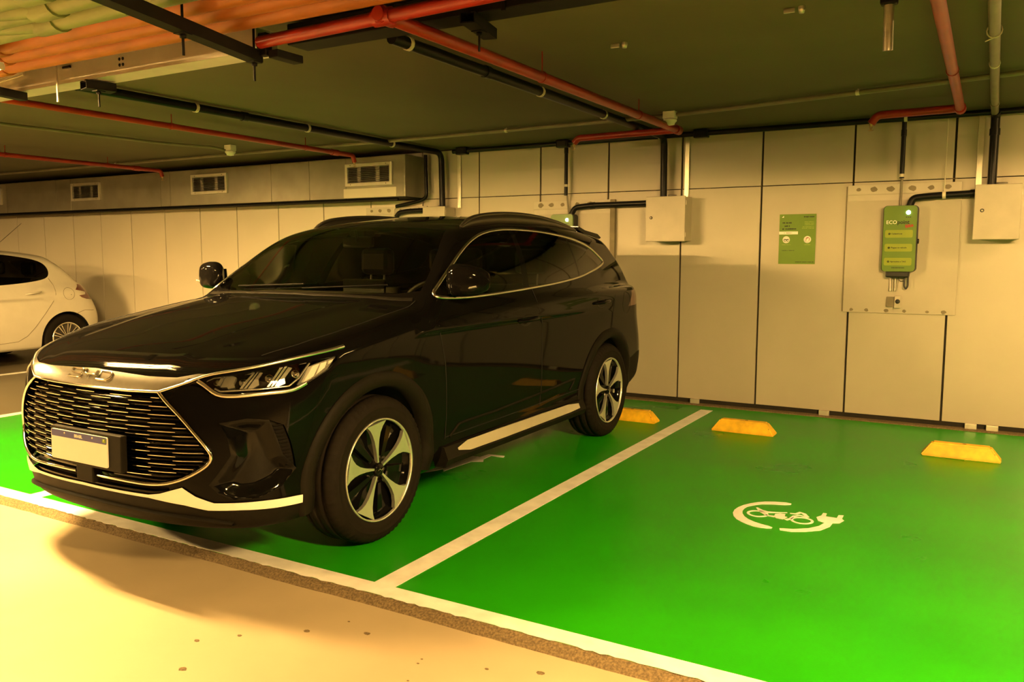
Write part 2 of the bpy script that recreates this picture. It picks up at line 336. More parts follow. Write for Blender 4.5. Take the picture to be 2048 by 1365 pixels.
# ================================================================ wheel stops
def wheel_stop(x, y, label):
    o = empty('wheel_stop', (x, y, 0), 0, label, 'wheel stop', 'yellow wheel stops')
    L, D, Hh, i, j = .50, .15, .095, .07, .035
    b = MB(); bm = bmesh.new()
    v = [bm.verts.new(p) for p in ((-L/2, -D/2, 0), (L/2, -D/2, 0), (L/2, D/2, 0), (-L/2, D/2, 0), (-L/2+i, -D/2+j, Hh), (L/2-i, -D/2+j, Hh), (L/2-i, D/2-j, Hh), (-L/2+i, D/2-j, Hh))]
    for f in ((3, 2, 1, 0), (4, 5, 6, 7), (0, 1, 5, 4), (1, 2, 6, 5), (2, 3, 7, 6), (3, 0, 4, 7)): bm.faces.new([v[k] for k in f])
    bmesh.ops.bevel(bm, geom=bm.edges[:], offset=.010, segments=2, affect='EDGES')
    me = bpy.data.meshes.new('block'); bm.to_mesh(me); bm.free(); me.materials.append(M['yellow']); link('block', me, o)
    b = MB(); b.lathe([(0, .002), (.013, .002), (.013, 0), (0, 0)], 12, (.02, 0, Hh-.0005)); b.build('fixing_bolt', M['yellow_dk'], o)
    b = MB(); b.box((L/2-.06, -D/2+.028, .045), (.035, .006, .02), rz=0); b.build('scuff', M['yellow_dk'], o)
    return o
wheel_stop(-1.655, 6.52, 'worn yellow wheel stop beside the white bay line, empty bay')
wheel_stop(-.135, 6.46, 'worn yellow wheel stop at the right of the empty bay')
wheel_stop(-2.62, 6.52, 'yellow wheel stop half hidden behind the black suv rear wheel')
# ================================================================ overhead pipes, conduits and trays
def pipe_thing(name, label, cat, pts, r, m, group=None, n=12, coup=(), clamps=(), cm=None, couplen=.05):
    """a run of pipe with its couplings and clamps as parts; the Empty sits at the run's first point"""
    P = [Vector(p) for p in pts]; o = empty(name, P[0], 0, label, cat, group)
    L = [p-P[0] for p in P]
    b = MB(); b.tube(L, r, n); b.build('pipe', m, o)
    def at(t):
        tot = sum((L[i+1]-L[i]).length for i in range(len(L)-1)); d = t*tot
        for i in range(len(L)-1):
            s = (L[i+1]-L[i]).length
            if d <= s or i == len(L)-2: return L[i]+(L[i+1]-L[i])*min(1, d/s), (L[i+1]-L[i]).normalized()
            d -= s
    for t in coup:
        p, d = at(t); b = MB(); b.tube([p-d*couplen/2, p+d*couplen/2], r*1.16, n); b.build('coupling', m, o)
    for t in clamps:
        p, d = at(t); b = MB(); b.tube([p-d*.012, p+d*.012], r*1.14, n)
        top = ZC-.004-(P[0].z+p.z)
        if top > r: b.tube([p+Vector((0, 0, r)), p+Vector((0, 0, top))], .004, 6)
        b.build('pipe_clamp', cm or M['galv'], o)
    return o
# large drain pipes
for i, (y, z, r, lab) in enumerate(((2.60, 2.415, .052, 'orange pvc drain pipe nearest the metal trunking'), (2.475, 2.42, .052, 'orange pvc drain pipe, middle of the three'), (2.36, 2.425, .055, 'orange pvc drain pipe next to the green pipes'))):
    xa = (-4.62, -4.40, -4.22)[i]
    pts = [(-9.5, y, z), (xa-.02, y, z), (1.4, y+.03, z)]
    o = pipe_thing('drain_pipe', lab, 'pipe', pts, r, M['orange'], 'orange drain pipes')
    b = MB(); q = xa+9.5; b.tube([(q-.12, 0, 0), (q-.02, 0, 0), (q-.018, 0, 0)], [r*1.13, r*1.13, r*1.02], 16); b.build('socket', M['orange'], o)
for i, (y, z, r, lab, xs) in enumerate(((2.225, 2.42, .055, 'pale green pvc pipe beside the orange pipes', -3.55), (2.09, 2.425, .058, 'pale green pvc pipe, second from the orange ones', -3.35), (1.95, 2.43, .058, 'pale green pvc pipe nearest the lane', -3.2))):
    o = pipe_thing('drain_pipe', lab, 'pipe', [(-9.5, y, z), (1.4, y, z)], r, M['pvc_green'], 'pale green drain pipes')
    b = MB(); q = xs+9.5; b.tube([(q-.16, 0, 0), (q, 0, 0)], r*1.15, 16); b.build('socket', M['pvc_green'], o)
    if i < 2:
        b = MB(); b.tube(bend([(q-.08, 0, 0), (q-.30, -.07, -.005), (q-.42, -.135, .004)], .12), r*.92, 14); b.build('branch', M['pvc_green'], o)
# trunking: galvanised channel then a darker beam
o = empty('metal_trunking', (-6.0, 2.88, 2.335), 0, 'galvanised metal trunking lit from the lane, above the suv', 'cable trunking')
b = MB(); b.box((0, 0, .002), (6.0, .13, .004)); b.box((0, -.065, .052), (6.0, .003, .104)); b.box((0, .065, .052), (6.0, .003, .104)); b.box((0, 0, .104), (6.0, .13, .003)); b.build('channel', M['alu'], o)
for dx in (1.45, 1.478):
    for dz in (.045, .075):
        b = MB(); b.lathe([(0, -.004), (.008, -.003), (.009, 0)], 10, (dx+.55, -.067, dz), 'y'); b.build('screw', M['dark_steel'], o)
b = MB(); b.box((.25, -.075, .05), (.03, .016, .11), bev=.003); b.build('strap', M['alu'], o)
b = MB(); b.box((1.55, -.074, .082), (.07, .012, .014), bev=.003); b.build('label_slot', M['dark_steel'], o)
for k in range(4):
    b = MB(); b.tube(bend([(.35-.02*k, -.075, .085-.004*k), (.75, -.082-.003*k, .088-.012*k), (1.15, -.08, .100-.006*k)], .2), .005, 6); b.build('cable', M['wires'], o)
o = empty('steel_beam', (-1.86, 3.115, 2.412), 0, 'dark steel trunking running past the red pipe tee', 'cable trunking')
b = MB(); b.box((0, 0, .05), (2.35, .14, .10), bev=.004); b.build('channel', M['dark_steel'], o)
b = MB(); b.box((.05, -.072, .05), (.02, .012, .12), bev=.002); b.build('strap', M['dark_steel'], o)
# trapeze channels
def channel(label, a, bb, z, w=.05, h=.05, rods=()):
    A, B2 = Vector((*a, z)), Vector((*bb, z)); d = (B2-A); L = d.length; rz = math.atan2(d.y, d.x)
    o = empty('strut_channel', A, 0, label, 'pipe support', 'black strut channels under the pipes')
    m = MB(); c = d/2
    m.box((c.x, c.y, h*.06), (L, w, h*.12), rz); nx, ny = -math.sin(rz)*w/2, math.cos(rz)*w/2
    for s in (-1, 1): m.box((c.x+nx*s, c.y+ny*s, h/2), (L, .004, h), rz); m.box((c.x+nx*s*.72, c.y+ny*s*.72, h*.97), (L, w*.28, .004), rz)
    m.build('channel', M['dark_steel'], o)
    for t in rods:
        p = d*t; r = MB(); r.tube([(p.x, p.y, -.085), (p.x, p.y, ZC-z-.004)], .0055, 6); r.build('threaded_rod', M['dark_steel'], o)
        r = MB(); r.lathe([(0, -.018), (.013, -.018), (.013, -.004), (0, -.004)], 6, (p.x, p.y, 0)); r.box((p.x, p.y, -.002), (.05, .05, .004)); r.build('nut', M['dark_steel'], o)
    return o
channel('long black strut channel slung under the orange pipes', (-2.62, 1.45), (-2.985, 2.80), 2.275, .062, .05, (.62, .985))
channel('short black strut channel under the lit trunking, over the suv', (-4.30, 2.80), (-4.26, 2.95), 2.285, .09, .045, (.5,))
channel('short black strut channel at the far left trunking', (-4.86, 2.52), (-4.93, 2.84), 2.285, .05, .045, (.3,))
channel('short black strut channel below the dark trunking by the red tee', (-1.96, 3.00), (-2.02, 3.28), 2.364, .06, .045, (.5,))
b = MB(); b.box((-2.93, 2.80, 2.35), (.05, .04, .10), bev=.004); b.box((-2.86, 2.86, 2.300), (.06, .16, .035), bev=.004)
T(b.build('beam_clamp', M['dark_steel']), 'black beam clamp at the end of the long strut channel', 'clamp')
r = MB(); r.tube([(-4.52, 2.79, 2.235), (-4.52, 2.79, ZC)], .006, 6); T(r.build('hanger_rod', M['alu']), 'bright thin rod hanging before the lit trunking', 'rod')
# red sprinkler pipes
def sprinkler(o, p, up=.02):
    b = MB(); b.lathe([(.0, 0), (.014, 0), (.014, -.02), (.008, -.024), (.008, -.032)], 10, p); b.tube([(p[0]-.011, p[1], p[2]-.032), (p[0], p[1], p[2]-.056)], .0025, 5); b.tube([(p[0]+.011, p[1], p[2]-.032), (p[0], p[1], p[2]-.056)], .0025, 5)
    b.lathe([(0, -.056), (.019, -.056), (.019, -.059), (0, -.06)], 12, p); b.build('sprinkler_head', M['brass'], o)
def red(label, pts, r, tees=(), heads=(), clamps=()):
    o = pipe_thing('sprinkler_pipe', label, 'pipe', bend(pts, .07), r, M['red'], 'red sprinkler pipes', 12, (), clamps, M['red'])
    P0 = Vector(pts[0])
    for p, d in tees:
        p = Vector(p)-P0; d = Vector(d); b = MB(); b.tube([p-d*.045, p+d*.045], r*1.3, 12); b.build('tee', M['red'], o)
    for p in heads: sprinkler(o, tuple(Vector(p)-P0))
    return o
red('red sprinkler pipe crossing above the suv roof, turning left at the wall', [(-2.187, 2.69, 2.360), (-2.335, 6.74, 2.43), (-3.26, 6.78, 2.43), (-3.30, 6.78, 2.39)], .029,
    [((-2.190, 2.75, 2.362), (-.04, 1, .02)), ((-2.335, 6.74, 2.43), (0, 1, 0))], [(-3.30, 6.78, 2.39)], (.3, .62))
red('red sprinkler main running along under the dark trunking', [(-2.925, 2.765, 2.352), (-1.2, 2.69, 2.358)], .028, [((-2.190, 2.733, 2.355), (1, 0, 0))])
red('red sprinkler pipe above the far side of the suv bonnet', [(-5.80, 3.0, 2.43), (-5.86, 6.78, 2.43), (-5.86, 6.80, 2.36)], .024, [((-5.86, 6.5, 2.43), (0, 1, 0))], [(-5.86, 6.80, 2.37)], (.4, .8))
red('red sprinkler pipe above the white hatchback', [(-8.98, 3.0, 2.43), (-9.02, 6.84, 2.43), (-9.02, 6.86, 2.36)], .024, [((-9.02, 6.5, 2.43), (0, 1, 0))], [(-9.02, 6.86, 2.37)], (.5, .8))
red('red sprinkler pipe over the empty bay, turning left at the wall', [(-.255, 3.0, 2.44), (-.272, 6.80, 2.44), (-.82, 6.84, 2.44), (-.86, 6.84, 2.38)], .030, [((-.272, 6.80, 2.44), (0, 1, 0))], [(-.86, 6.84, 2.39)], (.55,))
# black conduits coming from the ceiling down to the electrical boxes
def conduit(label, pts, r, m, clamps=(), group=None, rr=.12, coup=(), cm=None): return pipe_thing('conduit', label, 'conduit', bend(pts, rr), r, m, group, 12, coup, clamps, cm or M['wires'])
conduit('black conduit beside the red pipe, dropping to the middle electrical box', [(-2.69, 3.42, 2.487), (-2.70, 7.44, 2.487), (-2.70, 7.455, 1.93)], .032, M['black_pipe'], (.03, .35, .58), 'black conduits to the boxes', .10, (.2,))
conduit('black conduit dropping beside the duct end to the leftmost box', [(-5.22, 3.35, 2.487), (-5.20, 7.44, 2.487), (-5.20, 7.455, 1.90)], .032, M['black_pipe'], (.2, .45, .7), 'black conduits to the boxes', .10, (.3,))
conduit('grey conduit over the far right, feeding the black drop', [(-.062, 1.2, 2.482), (-.062, 7.40, 2.482)], .026, M['gray_pipe'], (.7,), None, .1, (.93,))
conduit('black conduit drop above the right electrical box', bend([(-.055, 7.38, 2.485), (-.055, 7.46, 2.47), (-.055, 7.46, 1.92)], .05), .032, M['black_pipe'], (), 'black conduits to the boxes', .05, (.32,))
b = MB(); b.tube(arc((-.062, 4.75, 2.482), .033, 0, 360, 14, 'xz')[:-1], .004, 5, closed=True); b.tube([(-.062, 4.75, 2.449), (-.10, 4.75, 2.435)], .003, 5)
T(b.build('cable_tie', M['wires']), 'white cable tie round the grey conduit', 'cable tie')
conduit('long grey conduit running under the ceiling along the wall', [(-16.9, 6.52, 2.502), (-4.8, 6.52, 2.502), (-2.30, 6.45, 2.502), (.10, 6.0, 2.502), (1.7, 5.7, 2.502)], .017, M['gray_pipe'], (.4, .7, .86), None, .3)
conduit('thin grey conduit curving to the smoke detector over the hatchback', [(-7.42, 3.0, 2.495), (-7.20, 5.55, 2.495), (-7.02, 5.98, 2.495), (-6.98, 6.10, 2.47)], .014, M['gray_pipe'], (), None, .25)
conduit('dark conduit along the top of the wall', [(-5.05, 7.44, 2.49), (3.2, 7.44, 2.49)], .024, M['black_pipe'], (.28, .53), None, .1)
for x, lab in ((-4.93, 'dark junction box at the wall top beside the duct'), (-3.74, 'dark junction box at the wall top above the hidden charger'), (-2.35, 'dark junction box at the wall top by the red pipe end')):
    o = empty('junction_box', (x, 7.44, 2.488), 0, lab, 'junction box', 'junction boxes on the wall top conduit'); b = MB(); b.box((0, 0, 0), (.13, .075, .075), bev=.008); b.build('body', M['black_pipe'], o); b = MB(); b.box((0, -.04, 0), (.10, .008, .055), bev=.003); b.build('cover', M['black_pipe'], o)
# thin drops to the chargers
conduit('thin black conduit drop to the hidden charger behind the suv', [(-3.72, 7.47, 2.47), (-3.72, 7.47, 1.985)], .018, M['black_pipe'], (.8,), 'thin conduit drops to the chargers', .02, (.1,))
conduit('thin black conduit drop to the green charger by the empty bay', [(-.69, 7.47, 2.47), (-.69, 7.47, 2.02)], .018, M['black_pipe'], (.95,), 'thin conduit drops to the chargers', .02, (.2,))
# detectors and small ceiling fittings
def detector(x, y, label):
    o = empty('smoke_detector', (x, y, 2.50), 0, label, 'detector', 'smoke detectors'); b = MB(); b.box((0, 0, 0), (.10, .075, .06), bev=.006); b.build('mounting_box', M['white_plastic'], o)
    b = MB(); b.lathe([(0, -.03), (.052, -.03), (.054, -.048), (.040, -.062), (.036, -.075), (0, -.082)], 20, (0, 0, 0)); b.build('sensor', M['white_plastic'], o); return o
detector(-2.285, 6.42, 'smoke detector on the grey conduit above the suv tail')
detector(-6.95, 6.12, 'smoke detector above the wall duct at the left')
o = empty('drain_stub', (-.455, 4.02, 2.53), 0, 'short dark pipe stub hanging from the ceiling', 'pipe'); b = MB(); b.tube([(0, 0, -.02), (.0, .03, -.24)], .021, 12, False); b.tube([(.0, .03, -.24), (.0, .01, -.08)], .017, 12, False); b.build('stub', M['galv'], o)
b = MB(); b.box((0, 0, -.03), (.07, .05, .05), bev=.008); b.build('bracket', M['dark_steel'], o)
def anchor(x, y, lab):
    o = empty('ceiling_anchor', (x, y, ZC), 0, lab, 'anchor', 'small ceiling anchors'); b = MB(); b.box((-.03, 0, -.012), (.05, .012, .02), bev=.002); b.build('clip', M['galv'], o); b = MB(); b.lathe([(0, -.03), (.012, -.03), (.016, -.012), (.016, 0)], 10, (.025, 0, 0)); b.build('stud', M['galv'], o)
anchor(-1.80, 4.25, 'small metal anchor in the ceiling, centre of the photo'); anchor(-.85, 4.05, 'small metal anchor in the ceiling, right of centre')

# ================================================================ duct on the back wall
o = empty('air_duct', (-11.25, 7.37, 2.24), 0, 'sheet metal air duct box along the upper back wall', 'duct')
DX0, DX1, DY0, DY1, DZ0, DZ1 = -16.95, -5.5, 7.19, 7.54, 2.02, 2.46
b = MB(); b.box((0, .01, 0), (DX1-DX0-.02, DY1-DY0-.02, DZ1-DZ0-.012)); b.build('core', M['dark_steel'], o, (0, 0, 0))
def ol(x, y, z): return (x+11.25, y-7.37, z-2.24)
se = [-16.94, -15.1, -13.08, -11.80, -11.45, -9.49, -9.30, -7.48, -6.87, -6.32, -5.5]
for a, bb in zip(se[:-1], se[1:]):
    b = MB(); b.box(ol((a+bb)/2, DY0, (DZ0+DZ1)/2), (bb-a-.006, .014, DZ1-DZ0), bev=.002); b.build('duct_panel', M['duct'], o)
b = MB(); b.box(ol(DX1, (DY0+DY1)/2, (DZ0+DZ1)/2), (.012, DY1-DY0+.006, DZ1-DZ0), bev=.002); b.build('end_panel', M['duct'], o)
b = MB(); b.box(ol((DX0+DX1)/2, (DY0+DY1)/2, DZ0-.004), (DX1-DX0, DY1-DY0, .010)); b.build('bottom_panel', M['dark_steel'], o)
b = MB(); b.box(ol(-5.98, DY0-.010, DZ0+.055), (.74, .006, .10), bev=.001); b.build('patch_panel', M['panel_far'], o)
b = MB(); b.tube([ol(-16.9, DY0+.03, DZ0-.022), ol(-5.62, DY0+.03, DZ0-.022)], .014, 8); b.build('edge_tube', M['black_pipe'], o)
def air_grille(x0, x1, z0, z1, label):
    g = empty('air_grille', ((x0+x1)/2, DY0-.008, (z0+z1)/2), 0, label, 'vent grille', 'vent grilles on the duct'); w, h = x1-x0, z1-z0
    f = MB(); t = .035
    f.box((0, -.012, h/2-t/2), (w, .028, t), bev=.003); f.box((0, -.012, -h/2+t/2), (w, .028, t), bev=.003); f.box((-w/2+t/2, -.012, 0), (t, .028, h-2*t+.002), bev=.003); f.box((w/2-t/2, -.012, 0), (t, .028, h-2*t+.002), bev=.003); f.build('frame', M['alu'], g)
    k = MB(); k.box((0, .004, 0), (w-.05, .006, h-.05)); k.build('back_plate', M['gap'], g)
    sl = MB(); sl.add([(-w/2+t, -.020, -.006), (w/2-t, -.020, -.006), (w/2-t, -.002, .004), (-w/2+t, -.002, .004), (-w/2+t, -.020, -.0045), (w/2-t, -.020, -.0045), (w/2-t, -.002, .0055), (-w/2+t, -.002, .0055)], [(0, 1, 2, 3), (7, 6, 5, 4), (0, 4, 5, 1), (3, 2, 6, 7)])
    me = sl.mesh('slat', M['galv'])
    for i in range(9): link('slat', me, g, (0, 0, -h/2+t+.010+i*(h-2*t-.018)/8))
    for fx in (-.22, .18): vb = MB(); vb.box((w*fx, 0, 0), (.05, .003, h-2*t)); vb.build('damper_blade', M['galv'], g)
    for sx in (-1, 1):
        for sz in (-1, 1):
            s = MB(); s.lathe([(0, -.027), (.005, -.027), (.006, -.024)], 8, (sx*w*.38, 0, sz*(h/2-t/2)), 'y'); s.build('screw', M['dark_steel'], g)
    return g
air_grille(-6.31, -5.655, 2.150, 2.395, 'vent grille nearest the duct end, above the suv'); air_grille(-8.87, -8.215, 2.150, 2.395, 'vent grille in the middle of the visible duct')
air_grille(-11.41, -10.75, 2.145, 2.39, 'small vent grille far left on the duct'); air_grille(-13.85, -13.19, 2.145, 2.39, 'vent grille cut by the left picture edge')

# ================================================================ boards, boxes, chargers, poster
FW = YB-.003                                            # face of the panels
def mount_board(x0, x1, z0, z1, label, strip=True, side=False):
    o = empty('mounting_board', ((x0+x1)/2, FW-.006, z0), 0, label, 'board', 'boards behind the chargers'); w, h = x1-x0, z1-z0
    b = MB(); b.box((0, 0, h/2), (w, .016, h), bev=.002); b.build('board', M['board'], o)
    b = MB(); b.box((0, -.010, h-.035), (w*.99, .006, .075), bev=.001); b.build('patch_strip', M['strip'], o)
    b = MB(); b.box((0, -.009, h-.105), (w*.985, .003, .045), bev=.001); b.build('lower_strip', M['strip'], o)
    r3 = np.random.RandomState(int(abs(x0)*100))
    for i, fx in enumerate((-.40, -.26, -.11, .08, .24, .38)):
        b = MB(); rr = .014+.01*r3.rand(); b.prism([(w*fx+rr*1.3*(.8+.4*r3.rand())*math.cos(a), h-.035+rr*(.8+.4*r3.rand())*math.sin(a)) for a in np.linspace(0, 2*PI, 11)[:-1]], 'y', -.0145, -.0128); b.build('filler_spot', M['filler'], o)
    for i, fx in enumerate((-.42, -.28, -.10, .06, .26, .40)):
        b = MB(); rr = .010+.01*r3.rand(); b.prism([(w*fx+rr*1.3*(.8+.4*r3.rand())*math.cos(a), .022+rr*(.8+.4*r3.rand())*math.sin(a)) for a in np.linspace(0, 2*PI, 11)[:-1]], 'y', -.0095, -.0078); b.build('filler_spot', M['filler'], o)
    if side: 
        b = MB(); b.box((-w/2-.004, .002, h/2), (.012, .014, h*.99)); b.build('edge_strip', M['filler'], o)
    return o
mount_board(-1.105, -.255, .918, 1.978, 'pale square board behind the green charger by the empty bay', side=True)
mount_board(-4.12, -3.26, .918, 1.934, 'pale board behind the charger half hidden by the suv roof')
mount_board(-6.33, -5.46, .918, 1.932, 'pale board low under the duct end, mostly behind the suv')
b = MB(); b.box((-3.235, FW-.02, 1.17), (.05, .04, 1.53), bev=.003); T(b.build('cable_cover', M['filler']), 'grey vertical cable cover beside the suv tail', 'cable cover')
def ebox(x0, x1, z0, z1, label, lock=True):
    yf = 7.345; o = empty('electrical_box', ((x0+x1)/2, FW, z0), 0, label, 'electrical box', 'electrical boxes on the wall'); w, h, d = x1-x0, z1-z0, FW-yf
    b = MB(); b.box((0, -d/2+.01, h/2), (w-.012, d-.02, h-.012), bev=.005); b.build('body', M['boxpaint'], o)
    b = MB(); b.box((0, -d, h/2), (w, .022, h), bev=.006); dr = b.build('door', M['boxpaint'], o)
    b = MB(); b.lathe([(0, -.006), (.006, -.006), (.007, -.003), (.013, -.005), (.014, 0), (.014, .004)], 16, (-w/2+.055, -d-.011, h*.53), 'y'); b.build('lock', M['black_plastic'], dr)
    b = MB(); b.lathe([(0, -.007), (.0075, -.007), (.0075, -.005)], 12, (-w/2+.055, -d-.011, h*.53), 'y'); b.build('lock_face', M['wires'], dr)
    for zz in (.15, .85):
        b = MB(); b.tube([(w/2+.002, -d+.006, h*zz-.02), (w/2+.002, -d+.006, h*zz+.02)], .005, 8); b.build('hinge', M['galv'], o)
    b = MB(); b.lathe([(.040, h-.004), (.040, h+.02), (.033, h+.02)], 14, (.02, -.08, 0)); b.build('gland', M['galv'], o)
    return o
ebox(-.162, .148, 1.520, 1.938, 'electrical box at the right, fed by a conduit from the green charger')
ebox(-2.828, -2.450, 1.522, 1.934, 'electrical box over the suv tail, beside the poster wall')
ebox(-5.378, -5.089, 1.53, 1.912, 'electrical box below the duct end, just above the suv roof')
conduit('black curved conduit from the green charger to the right box', [(-.62, 7.47, 1.795), (-.60, 7.47, 1.86), (-.46, 7.47, 1.872), (-.145, 7.47, 1.882)], .027, M['black_pipe'], (.55,), 'conduits from charger to box', .09, (.95,))
conduit('black curved conduit from the hidden charger to the middle box', [(-3.66, 7.47, 1.79), (-3.62, 7.47, 1.865), (-3.46, 7.47, 1.88), (-2.80, 7.46, 1.885)], .027, M['black_pipe'], (), 'conduits from charger to box', .09, (.3,))
conduit('black curved conduit showing over the suv roof at the left box', [(-5.84, 7.47, 1.82), (-5.80, 7.47, 1.865), (-5.70, 7.47, 1.878), (-5.36, 7.46, 1.885)], .027, M['black_pipe'], (), 'conduits from charger to box', .06)
conduit('black hose turning out of the duct end towards the left board', [(-5.43, 7.47, 2.48), (-5.42, 7.47, 2.02), (-5.52, 7.47, 1.985), (-5.84, 7.47, 1.935)], .020, M['black_pipe'], (), None, .06)
conduit('thin pale cable loop at the left board', [(-5.82, 7.50, 1.94), (-5.90, 7.50, 1.92), (-5.91, 7.50, 1.80)], .006, M['wires'], (), None, .05)
conduit('thin grey cable down to the green charger', [(-.69, 7.50, 2.02), (-.692, 7.50, 1.79)], .009, M['gray_pipe'], (), 'thin cables to the chargers', .02)
conduit('thin grey cable down to the hidden charger', [(-3.72, 7.50, 1.985), (-3.70, 7.50, 1.79)], .009, M['gray_pipe'], (), 'thin cables to the chargers', .02)

led = emission('status_led', (.55, .70, 1.0), 30.0)
def rrect(w, h, r, n=5):
    out = []
    for cx, cy, a0 in ((w/2-r, h/2-r, 0), (-w/2+r, h/2-r, 90), (-w/2+r, -h/2+r, 180), (w/2-r, -h/2+r, 270)):
        out += [(cx+r*math.cos(math.radians(a0+90*i/n)), cy+r*math.sin(math.radians(a0+90*i/n))) for i in range(n+1)]
    return out
def charger(xc, zc, label, full=True):
    o = empty('car_charger', (xc, FW-.012, zc-.265), 0, label, 'charger', 'green wall chargers'); w, h = .245, .53; zz = .265
    def tx(me, name, x, z, par, y=-.1085, rot=0.0):
        t = link(name, me, par, (x, y, z)); t.rotation_euler = (PI/2, rot, 0); return t
    b = MB(); b.prism([(x, z+zz) for x, z in rrect(w+.012, h+.006, .030)], 'y', -.092, 0); b.build('back_shell', M['black_plastic'], o)
    b = MB(); b.prism([(x, z+zz) for x, z in rrect(w, h, .028)], 'y', -.107, -.090); face = b.build('front_panel', M['cgreen'], o)
    b = MB(); b.lathe([(0, -.010), (.012, -.008), (.016, 0)], 16, (.058, -.107, h-.055), 'y'); b.build('status_light', led, o)
    for i, (lab, zb) in enumerate((('Cadastre-se', .305), ('Plugue no veículo', .193), ('Aproxime a TAG', .080))):
        b = MB(); b.prism([(x-.005, z+zb) for x, z in rrect(.205, .062, .012)], 'y', -.1082, -.106); pn = b.build('button_band', M['clime'], o)
        b = MB(); b.lathe([(.0, -.1092), (.0085, -.1092), (.0085, -.107)], 14, (-.075, 0, zb), 'y'); b.build('number_dot', M['ink'], pn)
        tx(text_mesh('number', str(i+1), .013, M['clime'], .0002, bold=.0003), 'number', -.075, zb, pn, -.1096)
        tx(text_mesh('caption', lab, .0165, M['ink'], .0003, 'LEFT', .0004), 'caption', -.060, zb, pn, -.1088)
    tx(text_mesh('logo_light', 'ECO', .040, M['wprint'], .0004, 'RIGHT', .0002), 'logo_light', -.022, .397, face)
    tx(text_mesh('logo_dark', 'point', .042, M['ink'], .0004, 'LEFT', .0010), 'logo_dark', -.020, .397, face)
    tx(text_mesh('logo_red', 'Bike', .034, M['rprint'], .0004, 'CENTER', .0014), 'logo_red', .068, .368, face, -.1088, -.22)
    q = MB()
    for k in range(9): q.box((-.045+.011*k, -.1072, .030), (.007+.003*(k % 2), .0012, .006))
    for k in range(3): q.box((.046+.014*k, -.1072, h-.092), (.010, .0012, .006))
    q.build('small_print', M['ink'], face)
    b = MB(); b.box((-.005, -.055, -.022), (.175, .085, .055), bev=.012); b.build('socket_base', M['black_plastic'], o)
    b = MB(); b.lathe([(0, 0), (.020, 0), (.020, .014), (0, .016)], 14, (w/2+.004, -.055, .245), 'x'); b.build('side_knob', M['black_plastic'], o)
    if full:
        for dx, r in ((-.058, .011), (-.022, .008)):
            b = MB(); b.tube([(dx, -.02, -.045), (dx, -.02, -.165)], r, 10); b.build('steel_tube', M['galv'], o)
        b = MB(); b.tube(bend([(.050, -.05, -.03), (.047, -.055, -.12), (.062, -.058, -.145), (.076, -.055, -.12), (.074, -.05, -.03)], .02), .0065, 8); b.build('cable_loop', M['black_plastic'], o)
        b = MB(); b.tube(bend([(.00, -.03, -.04), (.01, -.03, -.085), (.05, -.03, -.075)], .03), .003, 6); b.build('thin_wire', M['black_plastic'], o)
    return o
charger(-.682, 1.533, 'green wall charger with lettering and lit led, by the empty bay')
charger(-3.745, 1.533, 'green wall charger peeking over the suv roof, led lit', False)
o = empty('wall_socket', (-.70, FW-.012, .985), 0, 'pale switch socket with round black hole under the green charger', 'socket')
b = MB(); b.box((-.028, -.012, .03), (.075, .024, .085), bev=.004); b.build('box', M['filler'], o); b = MB(); b.box((.022, -.02, .03), (.05, .04, .10), bev=.004); b.build('socket_body', M['boxpaint'], o)
b = MB(); b.lathe([(0, -.004), (.017, -.004), (.019, 0)], 18, (.022, -.040, .035), 'y'); b.build('socket_hole', M['black_plastic'], o)
o = empty('poster', (-1.505, FW-.0005, 1.322), 0, 'green charging instructions poster on the wall', 'poster')
b = MB(); b.box((0, -.0008, .2165), (.308, .0016, .433)); sh = b.build('sheet', M['poster'], o)
def pb(x0, x1, z0, z1, m, name='print', y=-.0026): q = MB(); q.box(((x0+x1)/2, y+.0006, (z0+z1)/2), (x1-x0, .0012, z1-z0)); return q.build(name, m, sh)
pb(-.154, .005, .258, .283, M['wprint'], 'white_band'); 
for x in (-.092, .086):
    b = MB(); b.lathe([(0, -.0028), (.031, -.0028), (.031, -.001)], 24, (x, 0, .212), 'y'); b.build('icon_disc', M['wprint'], sh)
r4 = np.random.RandomState(4)
def words(x0, x1, z, h, m, gap=.3):
    """a row of word-like marks: the print is too small to read in the photo"""
    q = MB(); x = x0
    while x < x1:
        w = min(h*(.35+.5*r4.rand()), x1-x)
        if r4.rand() > .12: q.box((x+w/2, -.0022, z+h*.1*(r4.rand()-.5)), (w*.82, .0010, h*(.6+.4*r4.rand())))
        x += w
    q.build('small_print', m, sh)
words(.050, .138, .408, .011, M['ink']); words(-.128, -.05, .358, .012, M['ink']); words(-.11, -.065, .330, .014, M['ink']); words(-.128, -.01, .305, .013, M['ink'])
for i, z in enumerate((.365, .352, .340, .322, .310)): words(.058-.02*(i > 2), .138, z, .006, M['poster2'])
words(-.12, -.045, .2705, .007, M['riser']); words(-.128, -.055, .168, .005, M['poster2']); words(.060, .115, .168, .006, M['poster2']); words(-.13, -.02, .118, .005, M['ink']); words(-.01, .145, .018, .006, M['ink'])
q = MB(); q.prism([(-.135, .404), (-.118, .404), (-.118, .420)], 'y', -.003, -.0015); q.build('corner_mark', M['wprint'], sh)
q = MB(); q.tube([(-.112, -.003, .212), (-.098, -.003, .214), (-.086, -.003, .210), (-.074, -.003, .216)], .0035, 6); q.tube(arc((-.102, -.003, .206), .009, 0, 330, 12), .0022, 5); q.tube(arc((-.080, -.003, .206), .009, 0, 330, 12), .0022, 5); q.build('icon_bike', M['ink'], sh)
q = MB(); q.tube(arc((.090, -.003, .216), .014, -60, 200, 14), .0022, 5); q.tube([(.074, -.003, .20), (.078, -.003, .222), (.092, -.003, .226)], .0022, 5); q.build('icon_phone', M['rprint'], sh)
